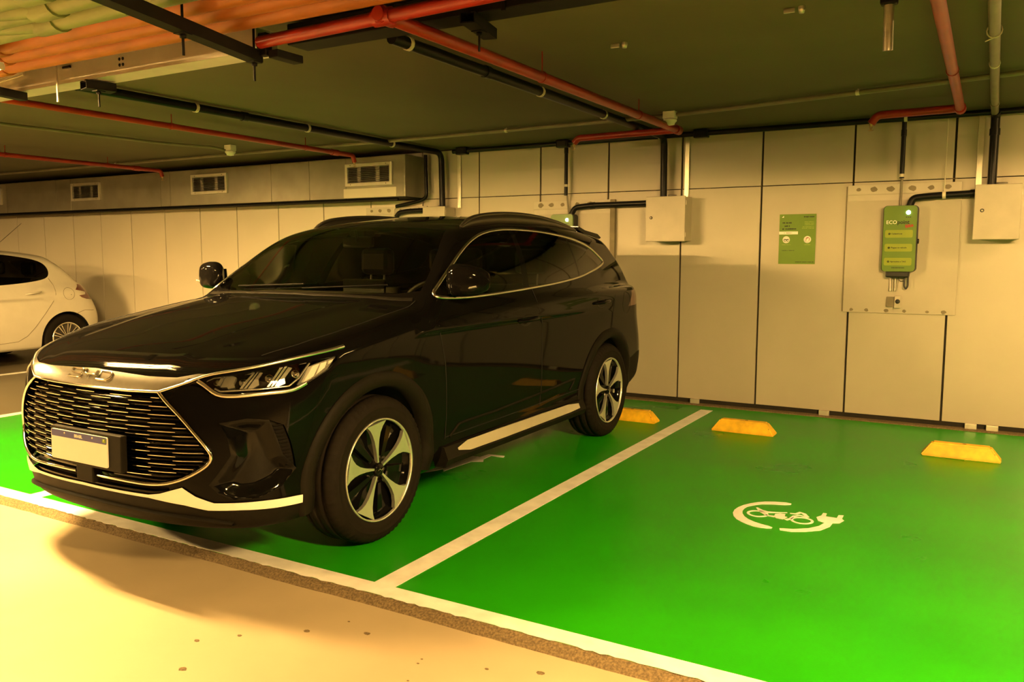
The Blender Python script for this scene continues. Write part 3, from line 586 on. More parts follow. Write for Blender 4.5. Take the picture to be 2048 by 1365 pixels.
# ---------------------------------------------------------------- car body as smooth surface functions
class Spl:
    """natural cubic spline through (t, v) points"""
    def __init__(s, pts):
        s.t = np.array([p[0] for p in pts], float); s.v = np.array([p[1] for p in pts], float)
        n = len(s.t); h = np.diff(s.t); A = np.eye(n); b = np.zeros(n)
        for i in range(1, n-1):
            A[i, i-1] = h[i-1]; A[i, i] = 2*(h[i-1]+h[i]); A[i, i+1] = h[i]
            b[i] = 6*((s.v[i+1]-s.v[i])/h[i]-(s.v[i]-s.v[i-1])/h[i-1])
        s.m = np.linalg.solve(A, b)
    def __call__(s, x):
        x = np.asarray(x, float); t, v, m = s.t, s.v, s.m
        i = np.clip(np.searchsorted(t, x)-1, 0, len(t)-2); h = t[i+1]-t[i]
        xc = np.clip(x, t[0], t[-1]); a = (t[i+1]-xc)/h; b = (xc-t[i])/h
        r = a*v[i]+b*v[i+1]+((a**3-a)*m[i]+(b**3-b)*m[i+1])*h*h/6
        s0 = (v[1]-v[0])/(t[1]-t[0])-(t[1]-t[0])*(2*m[0]+m[1])/6
        s1 = (v[-1]-v[-2])/(t[-1]-t[-2])+(t[-1]-t[-2])*(2*m[-1]+m[-2])/6
        return r+np.where(x < t[0], (x-t[0])*s0, 0)+np.where(x > t[-1], (x-t[-1])*s1, 0)

P_SIDE = Spl([(.10,.70),(.18,.79),(.25,.855),(.34,.890),(.42,.889),(.5,.9015),(.6,.9145),(.7,.9235),(.8,.929),(.9,.9325),(.98,.9345),(1.06,.928),(1.13,.907),(1.2,.878),(1.3,.83)])
PLAN = Spl([(-.9,.93),(-.6,.965),(-.2,.992),(.2,1.0),(.8,.988),(1.5,.986),(2.3,.995),(2.8,1.0),(3.3,.985),(3.8,.95)])
HOOD = Spl([(-1.0,.755),(-.9,.848),(-.8,.929),(-.7,.981),(-.6,1.010),(-.5,1.033),(-.3,1.076),(0,1.127),(.3,1.172),(.6,1.195),(1.2,1.2),(3.0,1.2),(3.9,1.19)])
NOSE = Spl([(.10,-.80),(.2,-.86),(.28,-.90),(.38,-.925),(.5,-.937),(.65,-.935),(.8,-.918),(.88,-.892),(.94,-.84),(1.02,-.70)])
TAIL = Spl([(.15,3.62),(.3,3.76),(.45,3.82),(.6,3.83),(.75,3.80),(.9,3.75),(1.05,3.73),(1.2,3.69),(1.3,3.62)])
BOT = Spl([(-1.0,.25),(-.6,.22),(0,.20),(1.4,.21),(2.8,.22),(3.2,.30),(3.5,.38),(3.9,.42)])
G_SIDE = Spl([(1.0,.95),(1.1,.91),(1.19,.872),(1.3,.832),(1.4,.785),(1.5,.722),(1.57,.665),(1.62,.61),(1.68,.52)])
G_PLAN = Spl([(.3,1.0),(1.5,1.0),(2.3,.985),(2.8,.95),(3.2,.895),(3.7,.82)])
ROOF = Spl([(.5,1.49),(.9,1.577),(1.2,1.620),(1.5,1.652),(1.8,1.671),(2.2,1.672),(2.6,1.655),(3.0,1.622),(3.4,1.575),(3.8,1.52)])
WIND = Spl([(1.0,.02),(1.1,.165),(1.18,.285),(1.29,.455),(1.43,.67),(1.5,.785),(1.56,.905),(1.62,1.06)])
RGLASS = Spl([(1.0,3.76),(1.2,3.66),(1.3,3.58),(1.45,3.43),(1.55,3.35),(1.62,3.31),(1.7,3.28)])

def smax(a, b, k):
    h = np.maximum(k-np.abs(a-b), 0)/k
    return np.maximum(a, b)+h*h*k*.25
def smin(a, b, k): return -smax(-a, -b, k)

def f_body(x, y, z):
    x = np.abs(x)
    zc = .948+.066*y
    w = np.clip((z-.55)/.4, 0, 1); w = w*w*(3-2*w)
    fs = x-P_SIDE(z-(zc-1.0)*w)*PLAN(y)
    xr = .40+.17*(y+.85)                                     # hood crease
    crown = .03*(x/.7)**2.6
    ridge = .012/(1+np.exp(-(x-xr)/.018))*np.clip((y+.95)/.5, 0, 1)
    ft = (z-(HOOD(y)-crown-ridge))*.95
    ff = (NOSE(z)+.215*x**2+.47*x**6-y)*.9
    fr = (y-(TAIL(z)-.12*x**2-.46*x**6))*.9
    fb = BOT(y)-z
    f = smax(smax(fs, ft, .09), smax(ff, fr, .02), .10)
    f = smax(f, fb, .05)
    gs = (x-G_SIDE(z)*G_PLAN(y))*.88
    gt = z-(ROOF(y)-.05*(x/.6)**2.3)
    gw = (WIND(z)+.17*(x/.72)**2-y)*.55
    gr = (y-(RGLASS(z)-.10*(x/.7)**2))*.8
    g = smax(smax(gs, gt, .07), smax(gw, gr, .02), .05)
    g = smax(g, 1.0-z, .02)
    return smin(f, g, .03)

def root(p0, p1, n=44):
    """largest-parameter crossing from outside (p0) to inside (p1); nan where the ray misses"""
    p0 = np.asarray(p0, float); p1 = np.asarray(p1, float)
    ts = np.linspace(0, 1, 60); best = np.full(len(p0), np.nan)
    F = np.stack([f_body(*(p0+(p1-p0)*t).T) for t in ts])
    ins = F < 0; hit = ins.any(0); k = ins.argmax(0)
    lo = ts[np.maximum(k-1, 0)]; hi = ts[k]
    for _ in range(n):
        mid = (lo+hi)/2; v = f_body(*(p0+(p1-p0)*mid[:, None]).T)
        hi = np.where(v < 0, mid, hi); lo = np.where(v < 0, lo, mid)
    r = p0+(p1-p0)*hi[:, None]; r[~hit] = np.nan
    return r
def on_side(yz):
    yz = np.asarray(yz, float); n = len(yz); a = np.column_stack([np.full(n, 1.2), yz]); b = a.copy(); b[:, 0] = 0
    return root(a, b)
def on_front(xz):
    xz = np.asarray(xz, float); n = len(xz); a = np.column_stack([xz[:, 0], np.full(n, -1.2), xz[:, 1]]); b = a.copy(); b[:, 1] = 1.6
    return root(a, b)
def on_top(xy):
    xy = np.asarray(xy, float); n = len(xy); a = np.column_stack([xy, np.full(n, 1.9)]); b = a.copy(); b[:, 2] = .5
    return root(a, b)
def body_normal(P):
    P = np.asarray(P, float); e = 2e-3; g = np.zeros_like(P)
    for i in range(3):
        d = np.zeros(3); d[i] = e
        g[:, i] = f_body(*(P+d).T)-f_body(*(P-d).T)
    return g/np.maximum(np.linalg.norm(g, axis=1, keepdims=True), 1e-9)
# ---------------------------------------------------------------- end of body functions
# ================================================================ the black suv
suv = empty('car', (-3.445, 3.08, 0), 0, 'black suv parked in the green bay, nose to the lane', 'car')
def shell_mesh(stations, zaxis, nphi, capn, yf, yr, radius=2.6, half=True, fn=None):
    """rays from a spine to the body surface: a structured skin of one half (x >= 0)"""
    fn = fn or f_body
    org = []; dirs = []
    for th in np.linspace(89.0, 90/capn, capn): org.append((yf, zaxis(yf))); dirs.append(math.radians(th)*-1)
    for y in stations: org.append((y, zaxis(y))); dirs.append(0.0)
    for th in np.linspace(90/capn, 89.0, capn): org.append((yr, zaxis(yr))); dirs.append(math.radians(th))
    ph = np.linspace(0, PI, nphi); nr = len(org)
    O = np.zeros((nr, nphi, 3)); D = np.zeros((nr, nphi, 3))
    for i, ((y, z), d) in enumerate(zip(org, dirs)):
        O[i, :, 1] = y; O[i, :, 2] = z; c = math.cos(d)
        D[i, :, 0] = np.sin(ph)*c; D[i, :, 2] = -np.cos(ph)*c; D[i, :, 1] = math.sin(d)
    O = O.reshape(-1, 3); D = D.reshape(-1, 3)
    lo = np.zeros(len(O)); hi = np.full(len(O), radius); ts = np.linspace(0, 1, 48)
    F = np.stack([fn(*(O+D*radius*t).T) for t in ts]); out = F > 0; k = np.where(out.any(0), out.argmax(0), len(ts)-1)
    hi = ts[k]*radius; lo = ts[np.maximum(k-1, 0)]*radius
    for _ in range(34):
        mid = (lo+hi)/2; v = fn(*(O+D*mid[:, None]).T); hi = np.where(v > 0, mid, hi); lo = np.where(v > 0, lo, mid)
    P = O+D*((lo+hi)/2)[:, None]; P[np.abs(P[:, 0]) < 1e-6, 0] = 0
    faces = [(i*nphi+j, i*nphi+j+1, (i+1)*nphi+j+1, (i+1)*nphi+j) for i in range(nr-1) for j in range(nphi-1)]
    bm = bmesh.new(); V = [bm.verts.new(p) for p in P]
    for f in faces:
        try: bm.faces.new([V[i] for i in f])
        except ValueError: pass
    return bm
def inside(poly, x, y):
    r = False; n = len(poly); j = n-1
    for i in range(n):
        xi, yi = poly[i]; xj, yj = poly[j]
        if (yi > y) != (yj > y) and x < (xj-xi)*(y-yi)/(yj-yi)+xi: r = not r
        j = i
    return r
def carve(bm, lay, poly, ax, cond, pid):
    """cut the skin exactly along an outline seen along one axis and mark the faces inside it"""
    a, b = ax; n = len(poly)
    x0 = min(p[0] for p in poly); x1 = max(p[0] for p in poly); y0 = min(p[1] for p in poly); y1 = max(p[1] for p in poly)
    cand = set()
    for f in bm.faces:
        c = f.calc_center_median()
        if x0-.06 < c[a] < x1+.06 and y0-.06 < c[b] < y1+.06 and cond(c): cand.add(f)
    for i in range(n):
        p, q = Vector(poly[i]), Vector(poly[(i+1) % n]); d = q-p
        if d.length < 1e-6: continue
        d.normalize(); no = [0, 0, 0]; no[a] = -d.y; no[b] = d.x; co = [0, 0, 0]; co[a] = p.x; co[b] = p.y
        e0, e1 = min(p.x, q.x)-1e-4, max(p.x, q.x)+1e-4; g0, g1 = min(p.y, q.y)-1e-4, max(p.y, q.y)+1e-4
        sub = []
        for f in cand:
            vs = [v.co for v in f.verts]
            if max(v[a] for v in vs) < e0 or min(v[a] for v in vs) > e1 or max(v[b] for v in vs) < g0 or min(v[b] for v in vs) > g1: continue
            s = [(v[a]-p.x)*-d.y+(v[b]-p.y)*d.x for v in vs]
            if max(s) > 1e-5 and min(s) < -1e-5: sub.append(f)
        if not sub: continue
        geom = list({e for f in sub for e in f.edges})+list({v for f in sub for v in f.verts})+sub
        ret = bmesh.ops.bisect_plane(bm, geom=geom, dist=1e-5, plane_co=co, plane_no=no)
        cand = {f for f in cand if f.is_valid}
        for g in ret['geom_cut']:
            if isinstance(g, bmesh.types.BMEdge): cand.update(g.link_faces)
        for g in ret['geom']:
            if isinstance(g, bmesh.types.BMFace): cand.add(g)
    for f in cand:
        c = f.calc_center_median()
        if cond(c) and inside(poly, c[a], c[b]): f[lay] = pid
def take(bm, lay, pid, name, m, parent, nfn, sides=(1, -1), push=None, smooth=True):
    """lift the faces of one panel out as a mesh of its own, mirrored to each side asked for (0: both halves in one)"""
    fs = [f for f in bm.faces if f[lay] == pid]
    if not fs: return []
    ids = {}; P = []; F = []
    for f in fs:
        r = []
        for v in f.verts:
            if v not in ids: ids[v] = len(P); P.append(v.co[:])
            r.append(ids[v])
        F.append(r)
    P = np.array(P); Nn = nfn(P)
    if push is not None: P = push(P, Nn); 
    outs = []
    for s in sides:
        if s == 0:
            k = len(P); VV = np.vstack([P, P*[-1, 1, 1]]); NN = np.vstack([Nn, Nn*[-1, 1, 1]]); FF = F+[[i+k for i in f][::-1] for f in F]
        elif s == 1: VV, NN, FF = P, Nn, F
        else: VV, NN, FF = P*[-1, 1, 1], Nn*[-1, 1, 1], [f[::-1] for f in F]
        me = bpy.data.meshes.new(name); me.from_pydata(VV.tolist(), [], FF)
        # wind every face outwards
        bmx = bmesh.new(); bmx.from_mesh(me); bmx.verts.ensure_lookup_table(); bmx.normal_update()
        if s == 0: bmesh.ops.remove_doubles(bmx, verts=[v for v in bmx.verts if abs(v.co.x) < 1e-4], dist=1e-4)
        flip = []
        co = np.array([v.co[:] for v in bmx.verts]); nn2 = nfn(co)
        bmx.verts.index_update()
        for f in bmx.faces:
            c = Vector((0, 0, 0))
            for v in f.verts: c += Vector(nn2[v.index])
            if f.normal.dot(c) < 0: flip.append(f)
        if flip: bmesh.ops.reverse_faces(bmx, faces=flip)
        bmx.to_mesh(me); bmx.free()
        me.polygons.foreach_set('use_smooth', [smooth]*len(me.polygons))
        if smooth and push is None:
            co = np.array([v.co[:] for v in me.vertices]); me.normals_split_custom_set_from_vertices(nfn(co).tolist())
        me.materials.append(m); outs.append(link(name, me, parent))
    return outs

zax = lambda y: float(np.interp(y, [-.3, .3, 1.0, 2.4, 3.0], [.62, .70, .88, .88, .80]))
bm = shell_mesh(np.linspace(-.28, 3.0, 176), zax, 170, 50, -.30, 3.02)
fs_ = []
for f in bm.faces:                                      # finer skin along the shoulder crease
    c = f.calc_center_median()
    if c.x > .80 and -.35 < c.y < 3.0 and abs(c.z-(.948+.066*c.y)-.005) < .055: fs_.append(f)
bmesh.ops.subdivide_edges(bm, edges=list({e for f in fs_ for e in f.edges}), cuts=2, use_grid_fill=True)
bm.verts.ensure_lookup_table(); vs_ = [v for v in bm.verts if v.co.x > .78 and -.4 < v.co.y < 3.05 and abs(v.co.z-(.948+.066*v.co.y)) < .08]
P_ = np.array([v.co[:] for v in vs_]); N_ = body_normal(P_)
for _ in range(3): P_ = P_-N_*f_body(*P_.T)[:, None]
for v, p in zip(vs_, P_): v.co = p
lay = bm.faces.layers.int.new('pid')
side = lambda c: c.x > .45
circ = lambda cy, cz, r, a0=0, a1=360, n=36: [(cy+r*math.cos(math.radians(a0+(a1-a0)*i/n)), cz+r*math.sin(math.radians(a0+(a1-a0)*i/n))) for i in range(n+1)]
WB_, WR = 2.765, .36
DLO = [(.528,1.181),(.643,1.254),(.745,1.319),(.911,1.414),(1.108,1.489),(1.316,1.538),(1.549,1.563),(1.752,1.568),(2.032,1.564),(2.258,1.550),(2.507,1.526),(2.70,1.492),(2.83,1.45),(2.93,1.39),(3.0,1.347),(2.942,1.325),(2.78,1.295),(2.633,1.274),(2.376,1.237),(1.984,1.208),(1.598,1.188),(1.201,1.171),(.858,1.160),(.60,1.166)]
DLO = smooth_poly(DLO, 2)
carve(bm, lay, [(-.02,.20),(.92,.20),(.93,.5),(.93,.86),(.90,.895),(.55,.895),(-.02,.895)], (0, 2), lambda c: c.y < -.36, 8)            # front bumper
carve(bm, lay, [(-.4,.2),(-.4,.6),(-.36,.8),(-.30,.93),(0,1.0),(.46,1.16),(.52,1.17),(.47,1.02),(.50,.97),(.55,.82),(.60,.47),(.60,.2)], (1, 2), lambda c: c.x > .62 and c.y > -.45, 12)   # fender
carve(bm, lay, [(-.02,-1.1),(.3,-1.1),(.48,-.815),(.56,-.77),(.64,-.70),(.735,-.56),(.79,-.40),(.815,-.2),(.82,0),(.815,.25),(.80,.455),(.70,.405),(.5,.335),(.25,.285),(-.02,.275)], (0, 1), lambda c: c.z > .84 and c.y < .6, 7)   # bonnet
carve(bm, lay, [(.47,1.03),(.50,.97),(.55,.82),(.60,.47),(.60,.30),(1.705,.30),(1.705,.474),(1.671,.748),(1.662,.948),(1.60,1.04),(1.598,1.19),(.9,1.165),(.52,1.172)], (1, 2), side, 5)
carve(bm, lay, [(1.705,.30),(2.29,.30),(2.30,.45),(2.33,.56),(2.42,.70),(2.55,.79),(2.70,.835),(2.79,.86),(2.80,.977),(2.86,1.146),(2.80,1.30),(2.376,1.237),(1.984,1.208),(1.598,1.19),(1.60,1.04),(1.662,.948),(1.671,.748),(1.705,.474)], (1, 2), side, 6)
carve(bm, lay, DLO, (1, 2), lambda c: c.x > .5 and c.z > 1.1, 2)
carve(bm, lay, [(1.655,1.60),(1.70,1.60),(1.56,1.15),(1.475,1.15)], (1, 2), lambda c: c.x > .5 and c.z > 1.14 and c.z < 1.575 and inside(DLO, c.y, c.z), 23)   # B pillar cover
carve(bm, lay, [(1.70,1.60),(2.455,1.60),(2.40,1.40),(2.36,1.15),(1.56,1.15)], (1, 2), lambda c: c.x > .5 and c.z > 1.14 and c.z < 1.575 and inside(DLO, c.y, c.z), 3)
carve(bm, lay, [(2.455,1.60),(2.40,1.40),(2.36,1.15),(2.385,1.15),(2.425,1.40),(2.48,1.60)], (1, 2), lambda c: c.x > .5 and c.z > 1.14 and c.z < 1.575 and inside(DLO, c.y, c.z), 25)
carve(bm, lay, [(2.48,1.60),(3.1,1.60),(3.1,1.15),(2.385,1.15),(2.425,1.40)], (1, 2), lambda c: c.x > .5 and c.z > 1.14 and c.z < 1.575 and inside(DLO, c.y, c.z), 4)
carve(bm, lay, [(-.02,1.188),(.25,1.19),(.5,1.186),(.68,1.190),(.785,1.205),(.75,1.30),(.69,1.43),(.645,1.50),(.60,1.545),(.4,1.562),(-.02,1.568)], (0, 2), lambda c: c.y < 1.35 and c.z > 1.1, 1)   # windscreen
carve(bm, lay, [(-.02,1.22),(.6,1.22),(.66,1.26),(.60,1.40),(.55,1.50),(-.02,1.53)], (0, 2), lambda c: c.y > 3.1, 15)   # rear glass
carve(bm, lay, [(-.02,1.06),(.50,1.08),(.56,1.14),(.585,1.3),(.58,2.8),(.55,3.1),(-.02,3.22)], (0, 1), lambda c: c.z > 1.55, 13)   # roof
carve(bm, lay, [(3.12,.99),(3.40,1.0),(3.9,.99),(3.9,1.11),(3.35,1.125),(3.22,1.11)], (1, 2), lambda c: c.y > 3.1, 16)   # tail lamp
carve(bm, lay, [(3.05,.1),(3.05,.42),(3.22,.56),(3.40,.60),(4,.60),(4,.1)], (1, 2), lambda c: True, 24)   # rear lower bumper
carve(bm, lay, [(.585,.1),(.585,.345),(2.33,.385),(2.33,.1)], (1, 2), lambda c: c.x > .3, 19)   # sill
BAR = [(-.02,.889),(.10,.886),(.354,.878),(.50,.880),(.535,.887),(.585,.897),(.621,.896),(.600,.885),(.571,.871),(.513,.848),(.446,.824),(.283,.819),(.028,.818),(-.02,.818)]
carve(bm, lay, BAR, (0, 2), lambda c: c.y < -.6, 21)
HL = [(.57,.868),(.617,.849),(.662,.821),(.702,.810),(.788,.811),(.85,.815),(.874,.819),(.889,.836),(.906,.864),(.92,.893),(.9235,.932),(.919,.948),(.903,.942),(.878,.935),(.817,.920),(.76,.907),(.638,.889)]
HLs = [(-.83,.868),(-.793,.849),(-.779,.821),(-.754,.810),(-.669,.811),(-.572,.815),(-.515,.819),(-.472,.836),(-.409,.864),(-.342,.893),(-.290,.932),(-.282,.948),(-.354,.942),(-.427,.935),(-.558,.920),(-.64,.907),(-.748,.891)]
carve(bm, lay, HLs, (1, 2), lambda c: c.x > .55 and c.y < -.2, 9)
GR = [(-.02,.812),(.283,.813),(.440,.818),(.545,.744),(.627,.65),(.668,.585),(.671,.55),(.636,.513),(.555,.468),(.485,.448),(.436,.442),(.27,.443),(-.02,.447)]
carve(bm, lay, GR, (0, 2), lambda c: c.y < -.6, 10)
SK = [(-.02,.396),(.198,.391),(.399,.388),(.454,.397),(.561,.431),(.61,.393),(.672,.364),(.797,.359),(.86,.354),(.883,.348),(.876,.316),(.827,.319),(.75,.328),(.646,.332),(.561,.353),(.396,.374),(.196,.379),(-.02,.383)]
carve(bm, lay, [(-.02,.383),(.196,.379),(.396,.374),(.561,.353),(.646,.332),(.75,.328),(.827,.319),(.876,.316),(.95,.316),(.95,.1),(-.02,.1)], (0, 2), lambda c: c.y < -.36, 18)
carve(bm, lay, SK, (0, 2), lambda c: c.y < -.36, 17)
carve(bm, lay, [(-.02,.432),(.44,.432),(.50,.425),(.50,.412),(.42,.402),(-.02,.405)], (0, 2), lambda c: c.y < -.6, 22)
FOG = [(-.770,.703),(-.693,.717),(-.619,.705),(-.563,.676),(-.534,.597),(-.506,.477),(-.571,.407),(-.66,.372),(-.735,.372),(-.775,.40),(-.80,.44),(-.775,.50),(-.746,.565),(-.752,.64)]
carve(bm, lay, FOG, (1, 2), lambda c: c.x > .55 and c.y < -.4, 11)
VENT = [(-.619,.703),(-.563,.676),(-.534,.597),(-.506,.477),(-.57,.55),(-.595,.629)]
FOG2 = [(-.770,.703),(-.693,.717),(-.619,.703),(-.595,.629),(-.57,.55),(-.506,.477)]+FOG[6:]
carve(bm, lay, VENT, (1, 2), lambda c: c.x > .55 and c.y < -.4, 26)
fs_ = [f for f in bm.faces if f[lay] == 11]
bmesh.ops.subdivide_edges(bm, edges=list({e for f in fs_ for e in f.edges}), cuts=2, use_grid_fill=True)
for cy in (0, WB_):
    arch = [(cy-.415, .05)]+[(cy+.415*math.cos(math.radians(a)), WR+.415*math.sin(math.radians(a))) for a in range(180, -1, -6)]+[(cy+.415, .05)]
    carve(bm, lay, arch, (1, 2), lambda c: c.x > .40, 14)
nf = body_normal
def dist_poly(Q, poly):
    d = np.full(len(Q), 9.0); n = len(poly)
    for i in range(n):
        a = np.array(poly[i]); b = np.array(poly[(i+1) % n]); ab = b-a; t = np.clip(((Q-a)@ab)/max(ab@ab, 1e-12), 0, 1)
        d = np.minimum(d, np.linalg.norm(Q-(a+t[:, None]*ab), axis=1))
    return d
take(bm, lay, 0, 'body_shell', M['paint'], suv, nf, (0,))
take(bm, lay, 8, 'front_bumper', M['paint'], suv, nf, (0,)); take(bm, lay, 12, 'fender', M['paint'], suv, nf); take(bm, lay, 7, 'bonnet', M['paint'], suv, nf, (0,))
fd = take(bm, lay, 5, 'front_door', M['paint'], suv, nf); rd = take(bm, lay, 6, 'rear_door', M['paint'], suv, nf)
take(bm, lay, 2, 'front_window', M['tint'], suv, nf); take(bm, lay, 3, 'rear_window', M['tint'], suv, nf); take(bm, lay, 4, 'quarter_window', M['tint'], suv, nf); take(bm, lay, 23, 'pillar_cover', M['gloss'], suv, nf); take(bm, lay, 25, 'window_divider', M['gloss'], suv, nf)
take(bm, lay, 1, 'windscreen', M['ws'], suv, nf, (0,)); take(bm, lay, 15, 'rear_windscreen', M['tint'], suv, nf, (0,)); take(bm, lay, 13, 'roof', M['paint'], suv, nf, (0,))
take(bm, lay, 16, 'tail_lamp', M['tail'], suv, nf); take(bm, lay, 24, 'rear_bumper', M['clad'], suv, nf, (0,)); take(bm, lay, 19, 'sill', M['clad'], suv, nf)
bar = take(bm, lay, 21, 'bonnet_blade', M['blade'], suv, nf, (0,), push=lambda P, N: P+N*.006)[0]; bar['label'] = 'brushed silver blade with raised letters above the grille'
lens = take(bm, lay, 9, 'headlight', M['lens'], suv, nf)
gback = take(bm, lay, 10, 'grille', M['gloss'], suv, nf, (0,), push=lambda P, N: P+np.array([0, .032, 0]))[0]
skid = take(bm, lay, 17, 'skid_plate', M['silver_paint'], suv, nf, (0,), push=lambda P, N: P+N*.008)[0]; skid['label'] = 'bright silver lower trim of the bumper'
take(bm, lay, 18, 'lower_bumper', M['clad'], suv, nf, (0,)); take(bm, lay, 22, 'lower_intake', M['clad'], suv, nf, (0,), push=lambda P, N: P+np.array([0, .03, 0]))
take(bm, lay, 11, 'bumper_scoop', M['gloss'], suv, nf, (1, -1), push=lambda P, N: P-N*(f_body(*P.T)+(lambda t: t*t*(3-2*t))(np.minimum(dist_poly(P[:, [1, 2]], FOG2)/.06, 1.0))*.038)[:, None])
take(bm, lay, 26, 'vent_backing', M['clad'], suv, nf, (1, -1), push=lambda P, N: P-N*.016)
bm.free()

def both(fn, name, m, parent=suv, label=None):
    """build a side part and its mirror image"""
    res = []
    for s in (1, -1):
        b = MB(); fn(b); b.v = [(x*s, y, z) for x, y, z in b.v]; o = b.build(name, m, parent if not isinstance(parent, (list, tuple)) else parent[0 if s == 1 else 1])
        if label: o['label'] = label
        res.append(o)
    return res
def offs(P, d): P = np.array(P, float); return P+body_normal(P)*d
def ribbon(b, P, w, t, up=None):
    """flat strip of width w and thickness t laid along surface points"""
    P = np.array(P, float); Nn = body_normal(P); n = len(P); W = w if hasattr(w, '__len__') else [w]*n; vs = []
    for i in range(n):
        d = P[min(i+1, n-1)]-P[max(i-1, 0)]; d /= np.linalg.norm(d); c = np.cross(Nn[i], d); c /= np.linalg.norm(c)
        for sc, so in ((-.5, -.002), (-.42, t), (.42, t), (.5, -.002)): vs.append(P[i]+c*W[i]*sc+Nn[i]*so)
    b.add(vs, [(i*4+k, i*4+k+1, i*4+5+k, i*4+4+k) for i in range(n-1) for k in range(3)], True)
    b.add([vs[k] for k in range(4)], [(0, 1, 2, 3)]); b.add([vs[-4+k] for k in range(4)], [(3, 2, 1, 0)])
def dense(P, step=.03):
    out = []
    for i in range(len(P)-1):
        a, b = np.array(P[i], float), np.array(P[i+1], float); k = max(1, int(np.linalg.norm(b-a)/step)); out += [tuple(a+(b-a)*j/k) for j in range(k)]
    return out+[tuple(P[-1])]
def spl2(P, n):
    """smooth curve through 2D/3D points"""
    P = np.array(P, float); t = np.concatenate([[0], np.cumsum(np.linalg.norm(np.diff(P, axis=0), axis=1))]); u = np.linspace(0, t[-1], n)
    return np.column_stack([Spl(list(zip(t, P[:, k])))(u) for k in range(P.shape[1])])
ok = lambda P: P[~np.isnan(P).any(1)]
# window chrome
loop = ok(on_side(dense(DLO+[DLO[0]], .03)))
both(lambda b: ribbon(b, loop, .018, .006), 'window_trim', M['satin'], suv, 'silver trim round the side windows')
# headlight top trim strip running back from the bonnet blade
hp = [(.56,-.805,.866),(.618,-.751,.895),(.680,-.70,.909),(.742,-.628,.923),(.80,-.53,.941),(.856,-.41,.960),(.885,-.32,.972),(.904,-.232,.984)]
hp = ok(on_side(spl2([(p[1], p[2]) for p in hp], 26))); both(lambda b: ribbon(b, hp, list(np.linspace(.008, .017, 26)[:len(hp)]), .007), 'headlight_trim', M['satin'], suv, 'silver strip above the headlight')
# grille frame
fr = [(.446,.822),(.545,.744),(.627,.650),(.668,.590),(.677,.566),(.671,.541),(.64,.509),(.557,.463),(.485,.442),(.436,.436),(.27,.438),(.115,.441)]
def frame_pts(P): 
    q = ok(on_front(spl2(P, 60))); return offs(q, .004)
for s in (1, -1):
    pts = fr if s == 1 else fr[:-1]+[(.035, .444)]
    q = frame_pts(pts[:4]+pts[4:]) ; b = MB(); b.tube([(x*s, y, z) for x, y, z in q], .0075, 8); o = b.build('grille_frame', M['chrome'], suv); o['label'] = 'chrome line round the grille'
q = offs(ok(on_front(np.column_stack([np.linspace(-.446, .446, 50), np.interp(np.abs(np.linspace(-.446, .446, 50)), [0, .283, .446], [.818, .819, .823])]))), .006); b = MB(); b.tube(q.tolist(), .0065, 8); b.build('grille_top_line', M['chrome'], suv)
q = ok(on_front([(.446,.823),(.513,.846),(.571,.868),(.60,.882)])); both(lambda b: b.tube(offs(q, .006).tolist(), [.0065, .006, .005, .004], 8), 'wing_line', M['chrome'])
# grille slats and dashes
GRx = lambda z: float(np.interp(z, [.44, .468, .513, .55, .585, .65, .744, .818], [.43, .55, .63, .662, .66, .62, .537, .44]))
rows = np.arange(.800, .462, -.0172)
for ri, z in enumerate(rows):
    w = GRx(z)-.012; xs = np.linspace(-w, w, 26); q = ok(on_front(np.column_stack([xs, np.full(26, z)])))+[0, .020, 0]
    b = MB(); vs = []
    for p in q: vs += [p+[0, -.006, -.0028], p+[0, -.009, 0], p+[0, -.006, .0028], p+[0, .010, .0018], p+[0, .010, -.0018]]
    b.add(vs, [(i*5+k, i*5+(k+1) % 5, i*5+5+(k+1) % 5, i*5+5+k) for i in range(len(q)-1) for k in range(5)]); sl = b.build('grille_slat', M['gloss'], suv)
    off = .118 if ri % 2 else 0.0
    for k in range(-4, 5):
        x0, x1 = k*.236+off-.065, k*.236+off+.065; x0, x1 = max(x0, -w), min(x1, w)
        if x1-x0 < .03: continue
        if -.175 < (x0+x1)/2 < .26 and z < .63 and x0 > -.20 and x1 < .29: continue
        xs = np.linspace(x0, x1, 6); q = ok(on_front(np.column_stack([xs, np.full(6, z)])))+[0, .0055, 0]; vs = []
        for i, p in enumerate(q):
            hh = .0030*(.55 if i in (0, len(q)-1) else 1); vs += [p+[0, .004, -hh], p+[0, -.003, -hh*.5], p+[0, -.003, hh*.5], p+[0, .004, hh]]
        b = MB(); b.add(vs, [(i*4+k2, i*4+k2+1, i*4+5+k2, i*4+4+k2) for i in range(len(q)-1) for k2 in range(3)]); b.build('chrome_dash', M['chrome'], sl)
# maker's letters on the blade, bent line by line
def letter(lines, name):
    b = MB()
    for L in lines:
        q = ok(on_front(spl2(L, 12) if len(L) > 2 else dense(L, .01))); b.tube(offs(q, .010).tolist(), .0038, 6)
    b.build(name, M['chrome'], bar)
zt, zm, zb = .881, .8645, .848
letter([[(-.150,zt),(-.085,zt),(-.070,zt-.003),(-.066,zm+.004)], [(-.142,zm),(-.072,zm)], [(-.064,zm-.004),(-.068,zb+.003),(-.085,zb),(-.155,zb)], [(-.150,zt),(-.155,zt-.008)], [(-.155,zb),(-.152,zb+.007)]], 'letter_b')
letter([[(-.048,zt),(-.046,zm+.003),(-.036,zm),(.028,zm)], [(.030,zt),(.030,zm),(.030,zm-.002)], [(-.008,zm),(-.008,zb)]], 'letter_y')
letter([[(.058,zt),(.056,zm),(.058,zb)], [(.052,zt),(.115,zt-.001),(.138,zt-.006),(.142,zm),(.136,zb+.005),(.115,zb),(.052,zb)]], 'letter_d')
